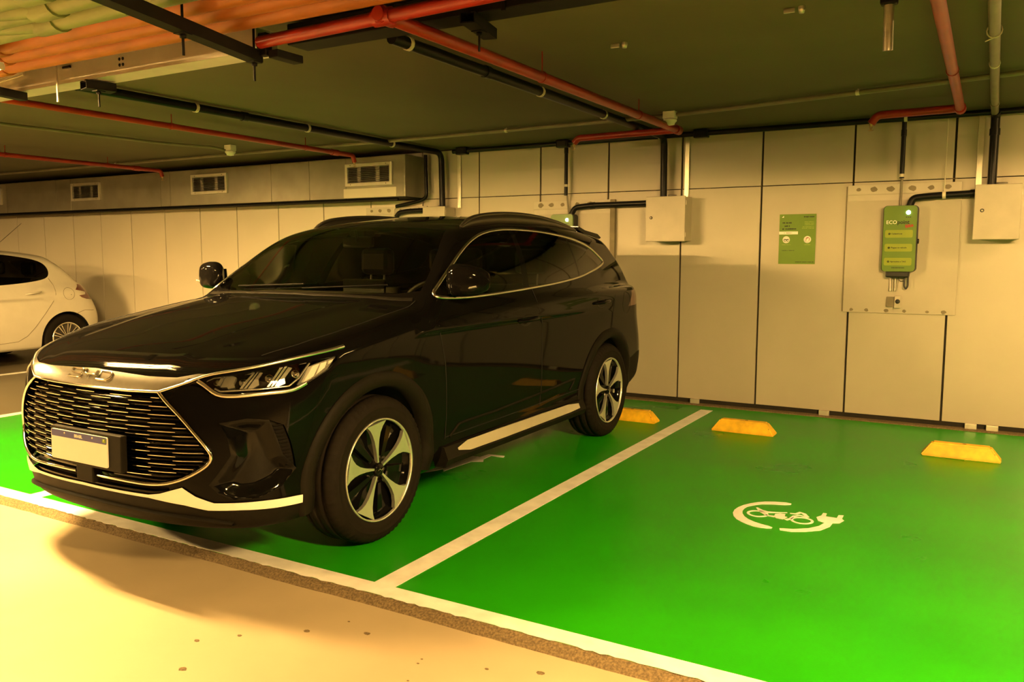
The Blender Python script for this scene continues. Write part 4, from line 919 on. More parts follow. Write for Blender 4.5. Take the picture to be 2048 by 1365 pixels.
# number plate on its holder
pl = empty('number_plate', (.028, -.955, .558)); pl.parent = suv; pl.rotation_euler = (-.02, 0, 0)
b = MB(); b.box((.035, .014, .0), (.50, .030, .158), bev=.004); b.build('holder', M['clad'], pl)
b = MB(); b.prism(rrect(.402, .132, .008), 'y', -.007, .000); b.build('plate', M['plate_w'], pl)
b = MB(); b.prism([(x, z+.050) for x, z in rrect(.396, .030, .006)], 'y', -.0078, -.005); b.build('blue_band', M['plate_b'], pl)
t = link('country_name', text_mesh('country_name', 'BRASIL', .019, M['wprint'], .0003, bold=.0004), pl, (0, -.0082, .049)); t.rotation_euler = (PI/2, 0, 0)
b = MB(); b.box((.182, -.0078, .050), (.026, .001, .018)); b.build('flag_panel', M['cgreen'], pl); b = MB(); b.lathe([(0, -.0092), (.006, -.0090), (.006, -.0078)], 12, (.182, 0, .050), 'y'); b.build('flag_disc', M['clime'], pl)
for x in (-.10, .10): b = MB(); b.lathe([(0, -.010), (.004, -.009), (.005, -.0075)], 8, (x, 0, .054), 'y'); b.build('plate_screw', M['galv'], pl)
b = MB(); b.box((.045, -.930, .45), (.12, .045, .085), bev=.006); b.build('plate_bracket', M['clad'], suv)
# front lip
lp = [(-.72,-.735,.262),(-.63,-.805,.284),(-.459,-.872,.300),(-.237,-.912,.312),(0,-.925,.318),(.237,-.912,.312),(.459,-.872,.300),(.63,-.805,.284),(.72,-.735,.262)]
q = spl2(lp, 50); b = MB(); vs = []
for p in q: vs += [p+[0, .05, .022], p+[0, 0, .004], p+[0, -.002, -.006], p+[0, .05, -.004]]
b.add(vs, [(i*4+k, i*4+(k+1) % 4, i*4+4+(k+1) % 4, i*4+4+k) for i in range(49) for k in range(4)], True); b.build('front_lip', M['clad'], suv)
# scoop vents: thin dark blades
def vents(b):
    for i in range(13):
        z = .490+.0155*i
        ys = [(-.555 if z < .55 else np.interp(z, [.55, .629, .70], [-.568, -.592, -.615]))+.004, np.interp(z, [.477, .597, .676, .703], [-.508, -.536, -.566, -.61])-.004]
        if ys[1]-ys[0] < .01: continue
        q = ok(on_side([(y, z) for y in np.linspace(ys[0], ys[1], 4)]))-[.010, 0, 0]
        vs = []
        for p in q: vs += [p+[0, 0, -.0042], p+[.006, 0, -.001], p+[0, 0, .0042]]
        b.add(vs, [(j*3+k, j*3+(k+1) % 3, j*3+3+(k+1) % 3, j*3+3+k) for j in range(len(q)-1) for k in range(3)])
both(vents, 'bumper_vent', M['clad'])
# headlights: housing, chrome brackets, projector bulbs, light guides
HLM = {
"m1": [(0.687,-0.713,0.895),(0.704,-0.7,0.896),(0.724,-0.693,0.889),(0.727,-0.711,0.865),(0.735,-0.712,0.85),(0.716,-0.732,0.845),(0.711,-0.732,0.852),(0.689,-0.748,0.852)],
"m1b": [(0.669,-0.721,0.898),(0.68,-0.718,0.895),(0.684,-0.748,0.859),(0.674,-0.752,0.862)],
"m2": [(0.766,-0.631,0.909),(0.793,-0.61,0.903),(0.792,-0.634,0.879),(0.8,-0.638,0.856),(0.786,-0.662,0.842),(0.751,-0.7,0.844),(0.757,-0.682,0.866)],
"m3": [(0.826,-0.533,0.928),(0.857,-0.501,0.915),(0.853,-0.543,0.875),(0.858,-0.544,0.853),(0.846,-0.571,0.843),(0.82,-0.614,0.845),(0.825,-0.6,0.86)],
"wb": [(0.882,-0.491,0.842),(0.89,-0.43,0.914),(0.898,-0.399,0.924),(0.92,-0.285,0.947),(0.92,-0.345,0.893),(0.889,-0.471,0.84)],
"w1": [(0.89,-0.465,0.85),(0.895,-0.416,0.915),(0.904,-0.381,0.923),(0.903,-0.419,0.871)],
"w2": [(0.907,-0.405,0.878),(0.906,-0.375,0.924),(0.913,-0.344,0.93),(0.916,-0.36,0.904)],
"w3": [(0.918,-0.337,0.918),(0.915,-0.333,0.931),(0.919,-0.306,0.938),(0.92,-0.321,0.925)]}
def slabs(b, P, d0, d1):
    P = np.array(P); Nn = body_normal(P).mean(0); Nn /= np.linalg.norm(Nn); a = P+Nn*d0; c = P+Nn*d1; n = len(P)
    b.add(list(a)+list(c), [tuple(range(n))[::-1], tuple(range(n, 2*n))]+[(i, (i+1) % n, n+(i+1) % n, n+i) for i in range(n)])
def hl_house(b):
    P = offs(ok(on_side(dense(HLs, .03))), -.001); Q = P-body_normal(P)*.052-[.0, -.015, 0]; n = len(P); c = Q.mean(0)
    b.add(list(P)+list(Q)+[c], [(i, (i+1) % n, n+(i+1) % n, n+i) for i in range(n)]+[(n+i, n+(i+1) % n, 2*n) for i in range(n)])
both(hl_house, 'housing', M['gloss'], lens)
for key in ('m1', 'm1b', 'm2', 'm3'): both(lambda b: slabs(b, HLM[key], -.030, -.008), 'chrome_bracket', M['reflector'], lens)
def inner(b):
    for key in ('m2', 'm3'):
        P = np.array(HLM[key]); a, c = P[0], P[5]; e, g = P[1], P[4]
        b.tube([a*.75+e*.25+body_normal(P[:1])[0]*-.005, c*.75+g*.25+body_normal(P[:1])[0]*-.005], .0022, 5)
        b.tube([a*.45+e*.55+body_normal(P[:1])[0]*-.005, c*.45+g*.55+body_normal(P[:1])[0]*-.005], .0022, 5)
both(inner, 'bracket_line', M['gloss'], lens)
for p in ((0.661,-0.746,0.88),(0.753,-0.682,0.872),(0.82,-0.594,0.883),(0.872,-0.488,0.892)):
    def bulb(b):
        n_ = body_normal(np.array([p]))[0]; c = Vector(np.array(p)-n_*.030); nv = Vector(n_); t = nv.cross(Vector((0, 0, 1))).normalized(); u = t.cross(nv); vs = []; m = 14
        prof = [(.017, -.004), (.019, .003), (.016, .004), (.014, .004), (.012, .009), (.007, .0125), (.0005, .014)]
        for k in range(m):
            for r, h in prof: vs.append(c+t*(r*math.cos(2*PI*k/m))+u*(r*math.sin(2*PI*k/m))+nv*h)
        q = len(prof); b.add(vs, [(k*q+i, ((k+1) % m)*q+i, ((k+1) % m)*q+i+1, k*q+i+1) for k in range(m) for i in range(q-1)], True)
    both(bulb, 'projector_bulb', M['chrome'], lens)
both(lambda b: slabs(b, HLM['wb'], -.032, -.020), 'marker_reflector', M['reflector'], lens)
for key in ('w1', 'w2', 'w3'): both(lambda b: slabs(b, HLM[key], -.020, -.008), 'marker_block', M['marker'], lens)
for P, r in (([(0.671,-0.764,0.846),(0.693,-0.754,0.833),(0.805,-0.64,0.836),(0.867,-0.53,0.839),(0.881,-0.486,0.87),(0.883,-0.423,0.931)], .0042), ([(0.628,-0.768,0.876),(0.646,-0.745,0.889),(0.76,-0.639,0.905),(0.874,-0.433,0.934)], .003)):
    both(lambda b: b.tube(offs(dense(P, .02), -.010).tolist(), r, 7), 'light_guide', M['reflector'], lens)
P2 = [(0.597,-0.784,0.874),(0.644,-0.778,0.85),(0.69,-0.761,0.82),(0.716,-0.742,0.814),(0.788,-0.669,0.815),(0.85,-0.571,0.818),(0.875,-0.511,0.823),(0.893,-0.456,0.845)]
both(lambda b: ribbon(b, spl2(P2, 24), .016, .002), 'lower_trim', M['satin'], lens)
# arch cladding and wheel wells
for cy, nm in ((0, 'front'), (WB_, 'rear')):
    def clad(b):
        m = 46; A = np.radians(np.linspace(-14, 194, m)); RR = (.405, .41, .445, .476, .484)
        Y = np.array([[cy+r*math.cos(a) for r in RR] for a in A]); Z = np.array([[WR+r*math.sin(a) for r in RR] for a in A])
        X = on_side(np.column_stack([Y.ravel(), np.maximum(Z, .27).ravel()]))[:, 0].reshape(m, 5); X[np.isnan(X)] = .86; vs = []
        for i in range(m):
            vs += [(X[i, 1]-.05, Y[i, 0], Z[i, 0]), (X[i, 1]+.010, Y[i, 1], Z[i, 1]), (X[i, 2]+.016, Y[i, 2], Z[i, 2]), (X[i, 3]+.012, Y[i, 3], Z[i, 3]), (X[i, 4]-.004, Y[i, 4], Z[i, 4])]
        b.add(vs, [(i*5+k, i*5+k+1, i*5+6+k, i*5+5+k) for i in range(m-1) for k in range(4)], True)
    both(clad, 'arch_cladding', M['clad'])
    def well(b):
        vs = []; m = 28
        for i in range(m):
            a = math.radians(-12+204*i/(m-1)); y, z = cy+.425*math.cos(a), WR+.425*math.sin(a); vs += [(.90 if .3 < math.sin(a) else .86, y, z), (.50, y, z)]
        b.add(vs, [(i*2, i*2+1, i*2+3, i*2+2) for i in range(m-1)], True); b.add([(.50, cy, WR)]+[vs[i*2+1] for i in range(m)], [(0, i+1, i+2) for i in range(m-1)])
    both(well, 'wheel_well', M['well'])
# sill skirts with silver face
def skirt(b): b.prism([(.84, .235), (.912, .250), (.928, .285), (.902, .352), (.86, .36)], 'y', .565, 2.335)
both(skirt, 'side_skirt', M['clad'])
def sface(b):
    a = [(.68, .318, .330), (.79, .298, .352), (1.14, .296, .353), (1.68, .298, .353), (2.08, .300, .352), (2.24, .305, .338)]
    vs = []
    for y, z0, z1 in a:
        for z in (z0, z1): vs.append((.928-(z-.285)*(.026/.067)+.004, y, z))
    b.add(vs, [(i*2, i*2+2, i*2+3, i*2+1) for i in range(5)]); b.add([(x-.006, y, z) for x, y, z in vs], [(i*2+1, i*2+3, i*2+2, i*2) for i in range(5)])
both(sface, 'skirt_plate', M['satin'], suv, 'silver plate along the side skirt')
st = [(.648,.395),(.70,.425),(.74,.452),(.80,.456),(1.132,.460),(1.675,.486),(2.13,.518),(2.195,.520),(2.18,.49),(2.142,.445)]
stp = ok(on_side(dense(st, .05))); both(lambda b: ribbon(b, stp, .016, .005), 'door_moulding', M['clad'])
# shut lines
def gaps(b):
    for L in ([(.47,1.03),(.50,.97),(.55,.82),(.60,.47),(.60,.39)], [(1.598,1.185),(1.60,1.04),(1.662,.948),(1.671,.748),(1.705,.474),(1.705,.40)], [(2.86,1.146),(2.80,.977),(2.79,.86)], [(.60,.40),(1.2,.405),(2.3,.43)]):
        b.tube(ok(on_side(dense(L, .05))).tolist(), .0028, 5)
    q = ok(on_top(dense([(.735,-.56),(.79,-.40),(.815,-.2),(.82,0),(.815,.25),(.80,.455)], .05))); b.tube(q.tolist(), .0025, 5)
    b.tube(ok(on_side(circ(3.075, 1.022, .085, 0, 360, 24))).tolist(), .0015, 4)
both(gaps, 'shut_line', M['seam'])
# door handles, mirrors, roof rails, wipers, fin
for hy, hz, par in ((1.45, .995, fd), (2.585, 1.05, rd)):
    def handle(b):
        x = float(on_side([(hy, hz)])[0][0])
        b.tube([(x-.004, hy-.115, hz-.006), (x+.022, hy-.10, hz-.003), (x+.034, hy-.04, hz), (x+.034, hy+.05, hz+.004), (x+.022, hy+.105, hz+.005), (x-.004, hy+.12, hz+.005)], [.010, .014, .015, .015, .014, .010], 10, sy=.8)
    both(handle, 'handle', M['paint'], par)
    def cup(b):
        x = float(on_side([(hy, hz)])[0][0]); q = []
        for a in np.linspace(0, 2*PI, 21)[:-1]: q.append((hy-.01+.085*math.cos(a), hz-.004+.038*math.sin(a)))
        P = ok(on_side(q))+[.0008, 0, 0]; c = np.array([[x-.006, hy-.01, hz-.004]]); n = len(P); b.add(list(P)+list(c), [(i, (i+1) % n, n) for i in range(n)], True)
    both(cup, 'handle_cup', M['gloss'], par)
def mirror(b):
    vs = []; m, k = 22, 14
    for i in range(k+1):
        t = -1+2*i/k
        for j in range(m):
            a = 2*PI*j/m; e = .62; ca, sa = math.cos(a), math.sin(a); ca = math.copysign(abs(ca)**e, ca); sa = math.copysign(abs(sa)**e, sa)
            sc = (1-abs(t)**3.2)**.5; x = 1.005+.115*t; bow = -.035*(1-t*t); 
            vs.append((x, .665+bow+.062*ca*sc+.03*t, 1.262+.085*sa*sc*(1-.15*t)-.006*t))
    b.add(vs, [(i*m+j, i*m+(j+1) % m, (i+1)*m+(j+1) % m, (i+1)*m+j) for i in range(k) for j in range(m)], True)
mir = both(mirror, 'mirror', M['paint'])
both(lambda b: b.tube([(.86, .70, 1.165), (.90, .69, 1.185), (.95, .675, 1.205)], [.030, .024, .02], 10, sy=.6), 'mirror_arm', M['gloss'])
both(lambda b: b.tube([(1.09, .60, 1.232), (1.04, .592, 1.222), (.97, .595, 1.216)], .006, 8), 'mirror_repeater', M['reflector'], mir)
both(lambda b: b.prism([(.935, 1.205), (1.06, 1.205), (1.065, 1.295), (.945, 1.305)], 'y', .712, .722), 'mirror_glass', M['chrome'], mir)
rp_ = [(.600, 1.19, 1.572), (.600, 1.26, 1.610), (.597, 1.42, 1.648), (.592, 1.7, 1.672), (.585, 2.05, 1.676), (.572, 2.4, 1.658), (.556, 2.72, 1.622), (.548, 2.90, 1.592)]
def rail(b):
    q = spl2(rp_, 44); rt = ok(on_top(q[:, :2])); b.tube(q.tolist(), [.009]+[.014]*42+[.009], 10, sy=.9); vs = []
    for a, g in zip(q, rt): vs += [(a[0]-.010, a[1], a[2]), (a[0]+.010, a[1], a[2]), (g[0]+.014, g[1], g[2]-.004), (g[0]-.014, g[1], g[2]-.004)]
    b.add(vs, [(i*4+k, i*4+(k+1) % 4, i*4+4+(k+1) % 4, i*4+4+k) for i in range(len(q)-1) for k in range(4)], True)
both(rail, 'roof_rail', M['rail'], suv)
b = MB(); b.prism([(3.02, 1.63), (3.15, 1.60), (3.40, 1.575), (3.47, 1.545), (3.44, 1.535), (3.2, 1.56), (3.02, 1.60)], 'x', -.52, .52); b.build('roof_spoiler', M['paint'], suv)
for x0, x1, yy in ((-.45, .10, .0), (.12, .60, .0)):
    q = ok(on_front([(x0+(x1-x0)*t, 1.205+.022*t) for t in np.linspace(0, 1, 10)])); b = MB(); b.tube(offs(q, .010).tolist(), .005, 6); b.build('wiper', M['wiper'], suv)
q = ok(on_top([(x, np.interp(abs(x), [0, .25, .5, .7, .8], [.275, .285, .335, .405, .455])+.012) for x in np.linspace(-.78, .78, 30)])); b = MB(); ribbon(b, q, .03, .002); b.build('cowl', M['clad'], suv)
b = MB(); b.prism([(2.86, 1.63), (3.02, 1.615), (3.04, 1.67), (3.02, 1.672), (2.95, 1.655)], 'x', -.02, .02); b.build('roof_fin', M['paint'], suv)
# ---- wheels
def make_wheel(parent, cy, s):
    w = empty('wheel', (s*.812, cy, WR)); w.parent = parent; w.rotation_euler = (0, 0, 0 if s == 1 else PI)
    tw, R, ri = .118, WR, .252
    prof = [(ri-.002, -tw+.012), (ri+.012, -tw+.002), (.285, -tw-.001), (.322, -tw+.002), (.345, -tw+.014), (.3565, -tw+.034)]
    for g in (-.058, 0, .058): prof += [(.360, g-.0065), (.352, g-.005), (.352, g+.005), (.360, g+.0065)]
    prof += [(.3565, tw-.034), (.345, tw-.014), (.322, tw-.002), (.312, tw-.001), (.310, tw+.0008), (.304, tw+.0008), (.302, tw-.0008), (.285, tw+.001), (ri+.012, tw-.002), (ri-.002, tw-.012)]
    nshoulder = {4, 5, 18, 19}
    b = MB(); b.lathe(prof, 198, (0, 0, 0), 'x', True, mod=lambda i, k: -.0055 if (i in nshoulder and k % 3 == 0) else 0.0); b.build('tyre', M['rubber'], w)
    b = MB(); b.lathe([(ri+.001, tw-.014), (ri, tw-.005), (.248, tw-.003), (.243, tw-.008), (.242, tw-.018)], 60, (0, 0, 0), 'x'); b.build('rim_ring', M['rim'], w)
    b = MB(); b.lathe([(.243, tw-.012), (.2385, tw-.045), (.225, tw-.05), (.215, -tw+.02), (.24, -tw+.01), (ri, -tw+.012)], 60, (0, 0, 0), 'x'); b.build('rim_barrel', M['gloss'], w)
    b = MB(); b.lathe([(.239, tw-.048), (.20, tw-.060), (.12, tw-.062), (.06, tw-.044), (.035, tw-.030), (.0, tw-.028)], 60, (0, 0, 0), 'x'); b.build('rim_dish', M['gloss'], w)
    b = MB(); b.lathe([(0, tw-.010), (.026, tw-.011), (.032, tw-.016), (.033, tw-.034)], 24, (0, 0, 0), 'x'); b.build('hub_cap', M['gloss'], w)
    b = MB(); b.tube([(tw-.009, -.018, -.002), (tw-.009, -.006, .006), (tw-.009, .006, -.004), (tw-.009, .018, .004)], .0022, 5); b.build('hub_emblem', M['chrome'], w)
    for k in range(5):
        a0 = math.radians(97+72*k)
        L = [(.036, -.13), (.06, -.075), (.10, -.072), (.15, -.105), (.185, -.155), (.215, -.23), (.2425, -.315)]; Rr = [(.2425, .285), (.215, .215), (.185, .165), (.15, .13), (.10, .105), (.06, .11), (.036, .16)]
        m = len(L); vs = []
        for dx in (0, -.02):
            for r, a in L+Rr:
                xx = tw-.008-.022*max(0, (.13-r)/.10)*0-.012*(1-r/.241)+dx; vs.append((xx, r*math.cos(a0+a), r*math.sin(a0+a)))
        n2 = 2*m; fs = []
        for i in range(m-1): fs.append((i, i+1, n2-2-i, n2-1-i)); fs.append((n2+i, 2*n2-1-i, 2*n2-2-i, n2+i+1))
        for i in range(n2): j = (i+1) % n2; fs.append((i, n2+i, n2+j, j))
        b = MB(); b.add(vs, fs); b.build('spoke', M['rim'], w)
        a1 = a0+math.radians(36); b = MB(); b.lathe([(0, tw-.036), (.008, tw-.038), (.009, tw-.05)], 8, (0, .062*math.cos(a1), .062*math.sin(a1)), 'x'); b.build('wheel_bolt', M['brake'], w)
        vs = []
        for r, dx in ((.07, -.036), (.22, -.050)):
            for da in (-.09, .09): vs.append((tw+dx+.010, r*math.cos(a1+da*(1.0 if r > .1 else 1.6)), r*math.sin(a1+da*(1.0 if r > .1 else 1.6))))
        vs += [(x-.02, y*1.0, z*1.0) for x, y, z in vs]
        b = MB(); b.add(vs, [(0, 1, 3, 2), (0, 4, 5, 1), (1, 5, 7, 3), (3, 7, 6, 2), (2, 6, 4, 0)]); b.build('blade_insert', M['gloss'], w)
    return w
for cy in (0, WB_):
    for s in (1, -1): make_wheel(suv, cy, s)
# ---- cabin
def seat(x, y, rear=False):
    st_ = empty('seat', (x, y, .55)); st_.parent = suv; w = .50 if not rear else 1.25
    b = MB(); b.box((0, .0, .08), (w, .50, .16), bev=.05); b.build('cushion', M['seat'], st_)
    def back(b):
        vs = []; 
        for i, (z, yy, t, ww) in enumerate(((.12, .22, .09, w*.48), (.30, .27, .085, w*.5), (.50, .33, .075, w*.48), (.62, .37, .06, w*.40))):
            for a in np.linspace(0, 2*PI, 17)[:-1]: vs.append((ww*math.copysign(abs(math.cos(a))**.5, math.cos(a)), yy+t*math.copysign(abs(math.sin(a))**.6, math.sin(a)), z))
        b.add(vs, [(i*16+j, i*16+(j+1) % 16, i*16+16+(j+1) % 16, i*16+16+j) for i in range(3) for j in range(16)]+[tuple(range(48, 64))], True)
    b = MB(); back(b); b.build('backrest', M['seat'], st_)
    for hx in ((0,) if not rear else (-.40, .40)):
        b = MB(); b.box((hx, .40, .80), (.26, .10, .19), bev=.04); b.build('headrest', M['seat'], st_)
        for px in (-.06, .06): b = MB(); b.tube([(hx+px, .385, .60), (hx+px, .40, .74)], .007, 6); b.build('headrest_post', M['galv'], st_)
seat(-.37, 1.18); seat(.37, 1.18); seat(0, 2.05, True)
b = MB(); b.prism([(.50, 1.10), (.62, 1.165), (.85, 1.17), (1.02, 1.13), (1.06, .95), (.98, .60), (.50, .60)], 'x', -.70, .70); b.build('dashboard', M['cabin'], suv)
b = MB(); b.box((.0, .99, 1.15), (.34, .02, .19), bev=.006); b.build('screen', M['gloss'], suv)
sw = empty('steering_wheel', (.37, 1.12, 1.06)); sw.parent = suv; sw.rotation_euler = (math.radians(66), 0, 0)
b = MB(); b.tube(arc((0, 0, 0), .18, 0, 360, 28, 'xy')[:-1], .014, 8, closed=True); b.build('wheel_rim', M['cabin'], sw)
b = MB(); b.box((0, 0, 0), (.16, .10, .04), bev=.015); b.box((0, .0, 0), (.34, .035, .015)); b.build('wheel_hub', M['cabin'], sw)
b = MB(); b.box((0, .94, 1.475), (.24, .03, .065), bev=.012); b.tube([(0, .93, 1.48), (0, .91, 1.55)], .01, 6); b.build('rear_view_mirror', M['cabin'], suv)
b = MB(); b.box((0, .98, 1.53), (.13, .10, .04), bev=.01); b.build('sensor_pod', M['cabin'], suv)
b = MB(); b.box((0, 1.6, .40), (1.5, 2.6, .10)); b.build('floor_pan', M['cabin'], suv)
b = MB(); b.box((0, 1.4, .26), (1.35, 3.6, .06)); b.build('underbody', M['well'], suv)
# ================================================================ the white hatchback at the left
H_SIDE = Spl([(.12,.74),(.2,.81),(.3,.845),(.5,.868),(.68,.872),(.82,.866),(.92,.852),(1.0,.830),(1.1,.79)])
H_PLAN = Spl([(-.8,.88),(-.4,.95),(0,.985),(.8,1.0),(1.8,1.0),(2.5,.985),(2.9,.94),(3.2,.88)])
H_HOOD = Spl([(-.9,.60),(-.75,.68),(-.55,.80),(-.2,.90),(.3,.97),(.7,1.0),(1.5,1.02),(2.4,1.05),(3.3,1.03)])
H_NOSE = Spl([(.1,-.68),(.25,-.76),(.45,-.80),(.6,-.78),(.72,-.70),(.85,-.5)])
H_TAIL = Spl([(.15,2.98),(.3,3.12),(.45,3.17),(.6,3.17),(.75,3.12),(.9,3.03),(1.05,2.92),(1.2,2.78)])
HG_SIDE = Spl([(.85,.88),(.95,.845),(1.05,.805),(1.2,.735),(1.32,.665),(1.40,.605),(1.48,.51)])
HG_PLAN = Spl([(.2,.98),(1.0,1.0),(1.8,.995),(2.3,.965),(2.7,.91),(3.0,.85)])
H_ROOF = Spl([(.6,1.33),(.9,1.405),(1.3,1.455),(1.7,1.468),(2.1,1.448),(2.5,1.395),(2.8,1.33)])
H_WIND = Spl([(.9,.12),(1.0,.33),(1.15,.60),(1.3,.86),(1.42,1.10),(1.5,1.3)])
H_RGL = Spl([(.9,3.02),(1.0,2.95),(1.1,2.86),(1.25,2.70),(1.36,2.575),(1.45,2.53)])
def f_hatch(x, y, z):
    x = np.abs(x); fs = x-H_SIDE(z)*H_PLAN(y); ft = (z-(H_HOOD(y)-.05*(x/.7)**2.4))*.9
    ff = (H_NOSE(z)+.25*x**2+.45*x**6-y)*.85; fr = (y-(H_TAIL(z)-.12*x**2-.45*x**6))*.9
    f = smax(smax(smax(fs, ft, .08), smax(ff, fr, .02), .09), .19-z, .04)
    gs = (x-HG_SIDE(z)*HG_PLAN(y))*.88; gt = z-(H_ROOF(y)-.045*(x/.55)**2.2); gw = (H_WIND(z)+.18*(x/.7)**2-y)*.55; gr = (y-(H_RGL(z)-.14*(x/.7)**2))*.8
    g = smax(smax(smax(gs, gt, .08), smax(gw, gr, .02), .06), .85-z, .02)
    return smin(f, g, .06)
def nrm(fn):
    def g(P):
        P = np.asarray(P, float); e = 2e-3; r = np.zeros_like(P)
        for i in range(3):
            d = np.zeros(3); d[i] = e; r[:, i] = fn(*(P+d).T)-fn(*(P-d).T)
        return r/np.maximum(np.linalg.norm(r, axis=1, keepdims=True), 1e-9)
    return g
nh = nrm(f_hatch)
_fb = f_body
f_body = f_hatch                                        # the surface helpers now act on the hatchback
hat = empty('car', (-11.27, 3.86, 0), 0, 'white hatchback parked at the left, rear to the wall', 'car')
zah = lambda y: float(np.interp(y, [-.2, .5, 1.2, 2.2, 2.6], [.50, .60, .78, .78, .68]))
bm = shell_mesh(np.linspace(-.2, 2.5, 96), zah, 84, 26, -.22, 2.52)
lay = bm.faces.layers.int.new('pid')
hs = lambda c: c.x > .4
HW = [(.62,1.01),(.80,1.16),(1.0,1.29),(1.2,1.365),(1.45,1.395),(1.72,1.402),(1.89,1.392),(2.06,1.368),(2.24,1.335),(2.35,1.29),(2.395,1.235),(2.405,1.171),(2.375,1.107),(2.29,1.072),(2.12,1.045),(1.86,1.022),(1.4,.998),(.9,.985)]
HW = smooth_poly(HW, 2)
carve(bm, lay, [(1.35,.30),(1.677,.297),(1.898,.314),(2.011,.375),(2.115,.483),(2.255,.656),(2.361,.794),(2.403,.884),(2.41,1.0),(2.36,1.10),(2.29,1.072),(1.86,1.022),(1.35,.996)], (1, 2), hs, 6)
carve(bm, lay, [(.42,.98),(.40,.75),(.46,.40),(.52,.30),(1.35,.30),(1.35,.996),(.9,.985),(.60,1.0)], (1, 2), hs, 5)
carve(bm, lay, HW, (1, 2), lambda c: c.x > .45 and c.z > .95, 3)
carve(bm, lay, [(1.30,1.45),(1.37,1.45),(1.36,.95),(1.29,.95)], (1, 2), lambda c: c.x > .45 and inside(HW, c.y, c.z), 2)
carve(bm, lay, [(2.691,.931),(2.735,.975),(2.755,1.005),(2.80,1.0),(2.95,.97),(3.1,.90),(3.1,.78),(2.95,.79),(2.84,.805),(2.769,.827),(2.727,.856),(2.832,.866),(2.842,.895),(2.80,.91)], (1, 2), lambda c: c.y > 2.5 and c.x > .3, 16)
carve(bm, lay, [(-.02,1.06),(.52,1.08),(.50,1.30),(-.02,1.33)], (0, 2), lambda c: c.y > 2.3, 15)
carve(bm, lay, [(-.02,.98),(.60,1.0),(.62,1.08),(.50,1.32),(.44,1.38),(-.02,1.42)], (0, 2), lambda c: c.y < 1.3 and c.z > .95, 1)
carve(bm, lay, [(-.72,.60),(-.50,.63),(-.28,.70),(-.14,.80),(-.30,.80),(-.55,.735),(-.70,.66)], (1, 2), lambda c: c.x > .35 and c.y < 0, 9)
carve(bm, lay, [(-.02,.28),(.50,.29),(.56,.36),(.44,.44),(-.02,.45)], (0, 2), lambda c: c.y < -.5, 10)
for cy in (0, 2.54):
    carve(bm, lay, [(cy-.345, .05)]+[(cy+.345*math.cos(math.radians(a)), .31+.345*math.sin(math.radians(a))) for a in range(180, -1, -8)]+[(cy+.345, .05)], (1, 2), lambda c: c.x > .35, 14)
take(bm, lay, 0, 'body_shell', M['white_car'], hat, nh, (0,)); hr = take(bm, lay, 6, 'rear_door', M['white_car'], hat, nh); hf = take(bm, lay, 5, 'front_door', M['white_car'], hat, nh)
take(bm, lay, 3, 'side_window', M['tint'], hat, nh); take(bm, lay, 2, 'pillar_cover', M['gloss'], hat, nh); take(bm, lay, 9, 'headlight', M['reflector'], hat, nh); take(bm, lay, 10, 'grille', M['clad'], hat, nh, (0,)); take(bm, lay, 16, 'tail_lamp', M['tail'], hat, nh); take(bm, lay, 15, 'rear_windscreen', M['tint'], hat, nh, (0,)); take(bm, lay, 1, 'windscreen', M['ws'], hat, nh, (0,))
bm.free()
def hgaps(b):
    for L in ([(1.35,.996),(1.35,.34)], [(2.37,1.09),(2.408,1.0),(2.403,.884),(2.361,.794),(2.255,.656),(2.115,.483),(2.011,.375),(1.898,.314),(1.677,.30),(.55,.30)], [(2.67,.62),(2.80,.66),(2.95,.65)]): b.tube(ok(on_side(dense(L, .05))).tolist(), .003, 5)
    b.tube(ok(on_side(circ(2.585, .885, .078, 0, 360, 22))).tolist(), .002, 4)
both(hgaps, 'shut_line', M['seam_w'], hat)
both(lambda b: b.tube([(.855, 2.0, .893), (.885, 2.03, .902), (.892, 2.10, .91), (.883, 2.18, .92), (.85, 2.215, .925)], [.008, .012, .012, .012, .008], 8), 'handle', M['white_car'], hr)
both(lambda b: b.tube([(.855, .95, .885), (.885, .98, .89), (.892, 1.05, .896), (.883, 1.13, .90), (.85, 1.16, .905)], [.008, .012, .012, .012, .008], 8), 'handle', M['white_car'], hf)
both(lambda b: b.box((.95, .72, 1.02), (.20, .10, .13), bev=.045), 'mirror', M['white_car'], hat)
b = MB(); b.lathe([(.0, 0), (.004, 0), (.004, .006), (0, .006)], 8, (.866, 2.60, .872), 'x'); b.build('filler_lock', M['black_plastic'], hat)
b = MB(); b.tube([(.10, 2.02, 1.445), (.10, 2.06, 1.475), (.10, 2.10, 1.50)], [.012, .007, .004], 8); b.tube([(.10, 2.08, 1.488), (.10, 2.44, 1.80)], .0025, 6); b.build('antenna', M['black_plastic'], hat)
b = MB(); b.prism([(2.40, 1.375), (2.55, 1.345), (2.575, 1.325), (2.45, 1.32)], 'x', -.46, .46); b.build('roof_spoiler', M['white_car'], hat)
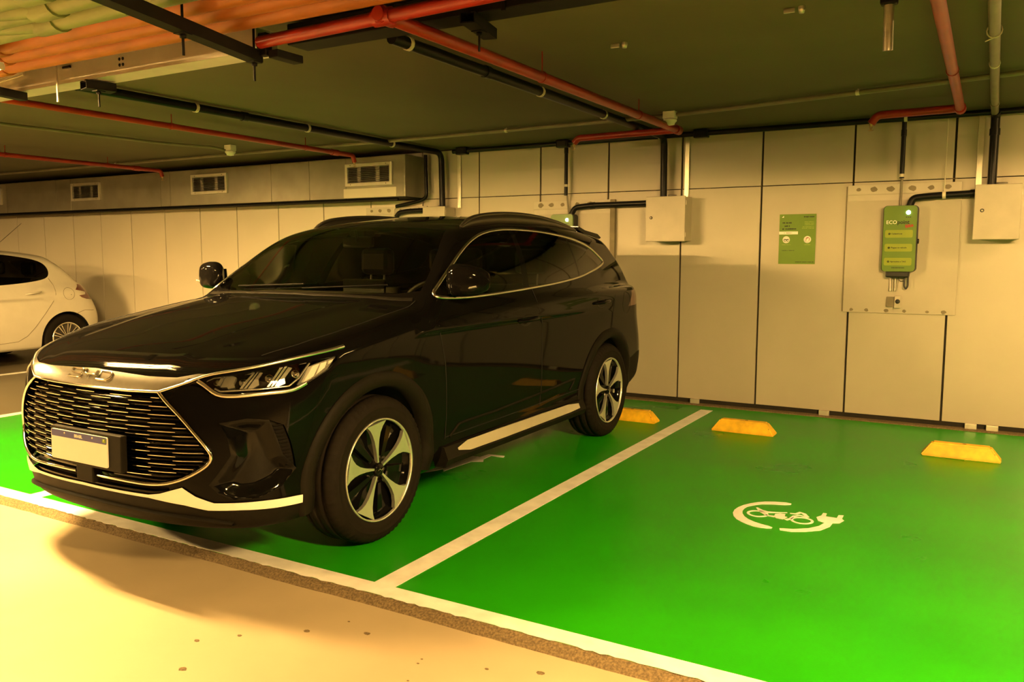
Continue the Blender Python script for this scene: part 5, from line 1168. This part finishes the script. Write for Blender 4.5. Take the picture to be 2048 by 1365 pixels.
def hwheel(cy, s):
    w = empty('wheel', (s*.752, cy, .31)); w.parent = hat; w.rotation_euler = (0, 0, 0 if s == 1 else PI); tw = .0975
    b = MB(); b.lathe([(.205, -tw+.01), (.22, -tw), (.27, -tw-.002), (.30, -tw+.014), (.31, -tw+.03), (.31, tw-.03), (.30, tw-.014), (.27, tw+.002), (.22, tw), (.205, tw-.01)], 48, (0, 0, 0), 'x'); b.build('tyre', M['rubber'], w)
    b = MB(); b.lathe([(.206, tw-.010), (.204, tw-.002), (.186, tw-.006), (.182, tw-.045), (.186, -tw+.02), (.206, -tw+.01)], 40, (0, 0, 0), 'x'); b.build('rim_ring', M['satin'], w)
    b = MB(); b.lathe([(.184, tw-.05), (.03, tw-.055), (0, tw-.055)], 32, (0, 0, 0), 'x'); b.build('brake_disc', M['brake'], w)
    b = MB(); b.lathe([(0, tw-.008), (.03, tw-.010), (.042, tw-.02), (.044, tw-.04)], 20, (0, 0, 0), 'x'); b.build('hub_cap', M['satin'], w)
    for k in range(9):
        for q in (-.11, .11):
            a = 2*PI*k/9; vs = []
            for dx in (0, -.016):
                for r, da, hw in ((.035, q*1.6, .07), (.186, q, .028)):
                    for sg in (-1, 1): vs.append((tw-.010-.004*(r < .1)+dx, r*math.cos(a+da+sg*hw), r*math.sin(a+da+sg*hw)))
            b = MB(); b.add(vs, [(0, 1, 3, 2), (4, 6, 7, 5), (0, 4, 5, 1), (2, 3, 7, 6), (0, 2, 6, 4), (1, 5, 7, 3)]); b.build('spoke', M['satin'], w)
    return w
for cy in (0, 2.54):
    for s in (1, -1): hwheel(cy, s)
    def well2(b):
        vs = []; m = 24
        for i in range(m):
            a = math.radians(-12+204*i/(m-1)); vs += [(.80, cy+.355*math.cos(a), .31+.355*math.sin(a)), (.45, cy+.355*math.cos(a), .31+.355*math.sin(a))]
        b.add(vs, [(i*2, i*2+1, i*2+3, i*2+2) for i in range(m-1)], True); b.add([(.45, cy, .31)]+[vs[i*2+1] for i in range(m)], [(0, i+1, i+2) for i in range(m-1)])
    both(well2, 'wheel_well', M['well'], hat)
for x, y, w in ((-.34, 1.15, .46), (.34, 1.15, .46), (0, 1.95, 1.15)):
    st_ = empty('seat', (x, y, .45)); st_.parent = hat
    b = MB(); b.box((0, 0, .08), (w, .46, .15), bev=.05); b.build('cushion', M['seat'], st_)
    b = MB(); b.prism([(.16, .12), (.30, .12), (.42, .62), (.33, .64)], 'x', -w*.46, w*.46); b.build('backrest', M['seat'], st_)
    for hx in ((0,) if w < 1 else (-.36, .36)): b = MB(); b.box((hx, .40, .76), (.25, .09, .17), bev=.035); b.build('headrest', M['seat'], st_)
b = MB(); b.box((0, .75, .90), (1.3, .4, .2), bev=.05); b.build('dashboard', M['cabin'], hat)
b = MB(); b.box((0, 1.2, .24), (1.25, 3.2, .06)); b.build('underbody', M['well'], hat)
f_body = _fb
bpy.context.view_layer.update()
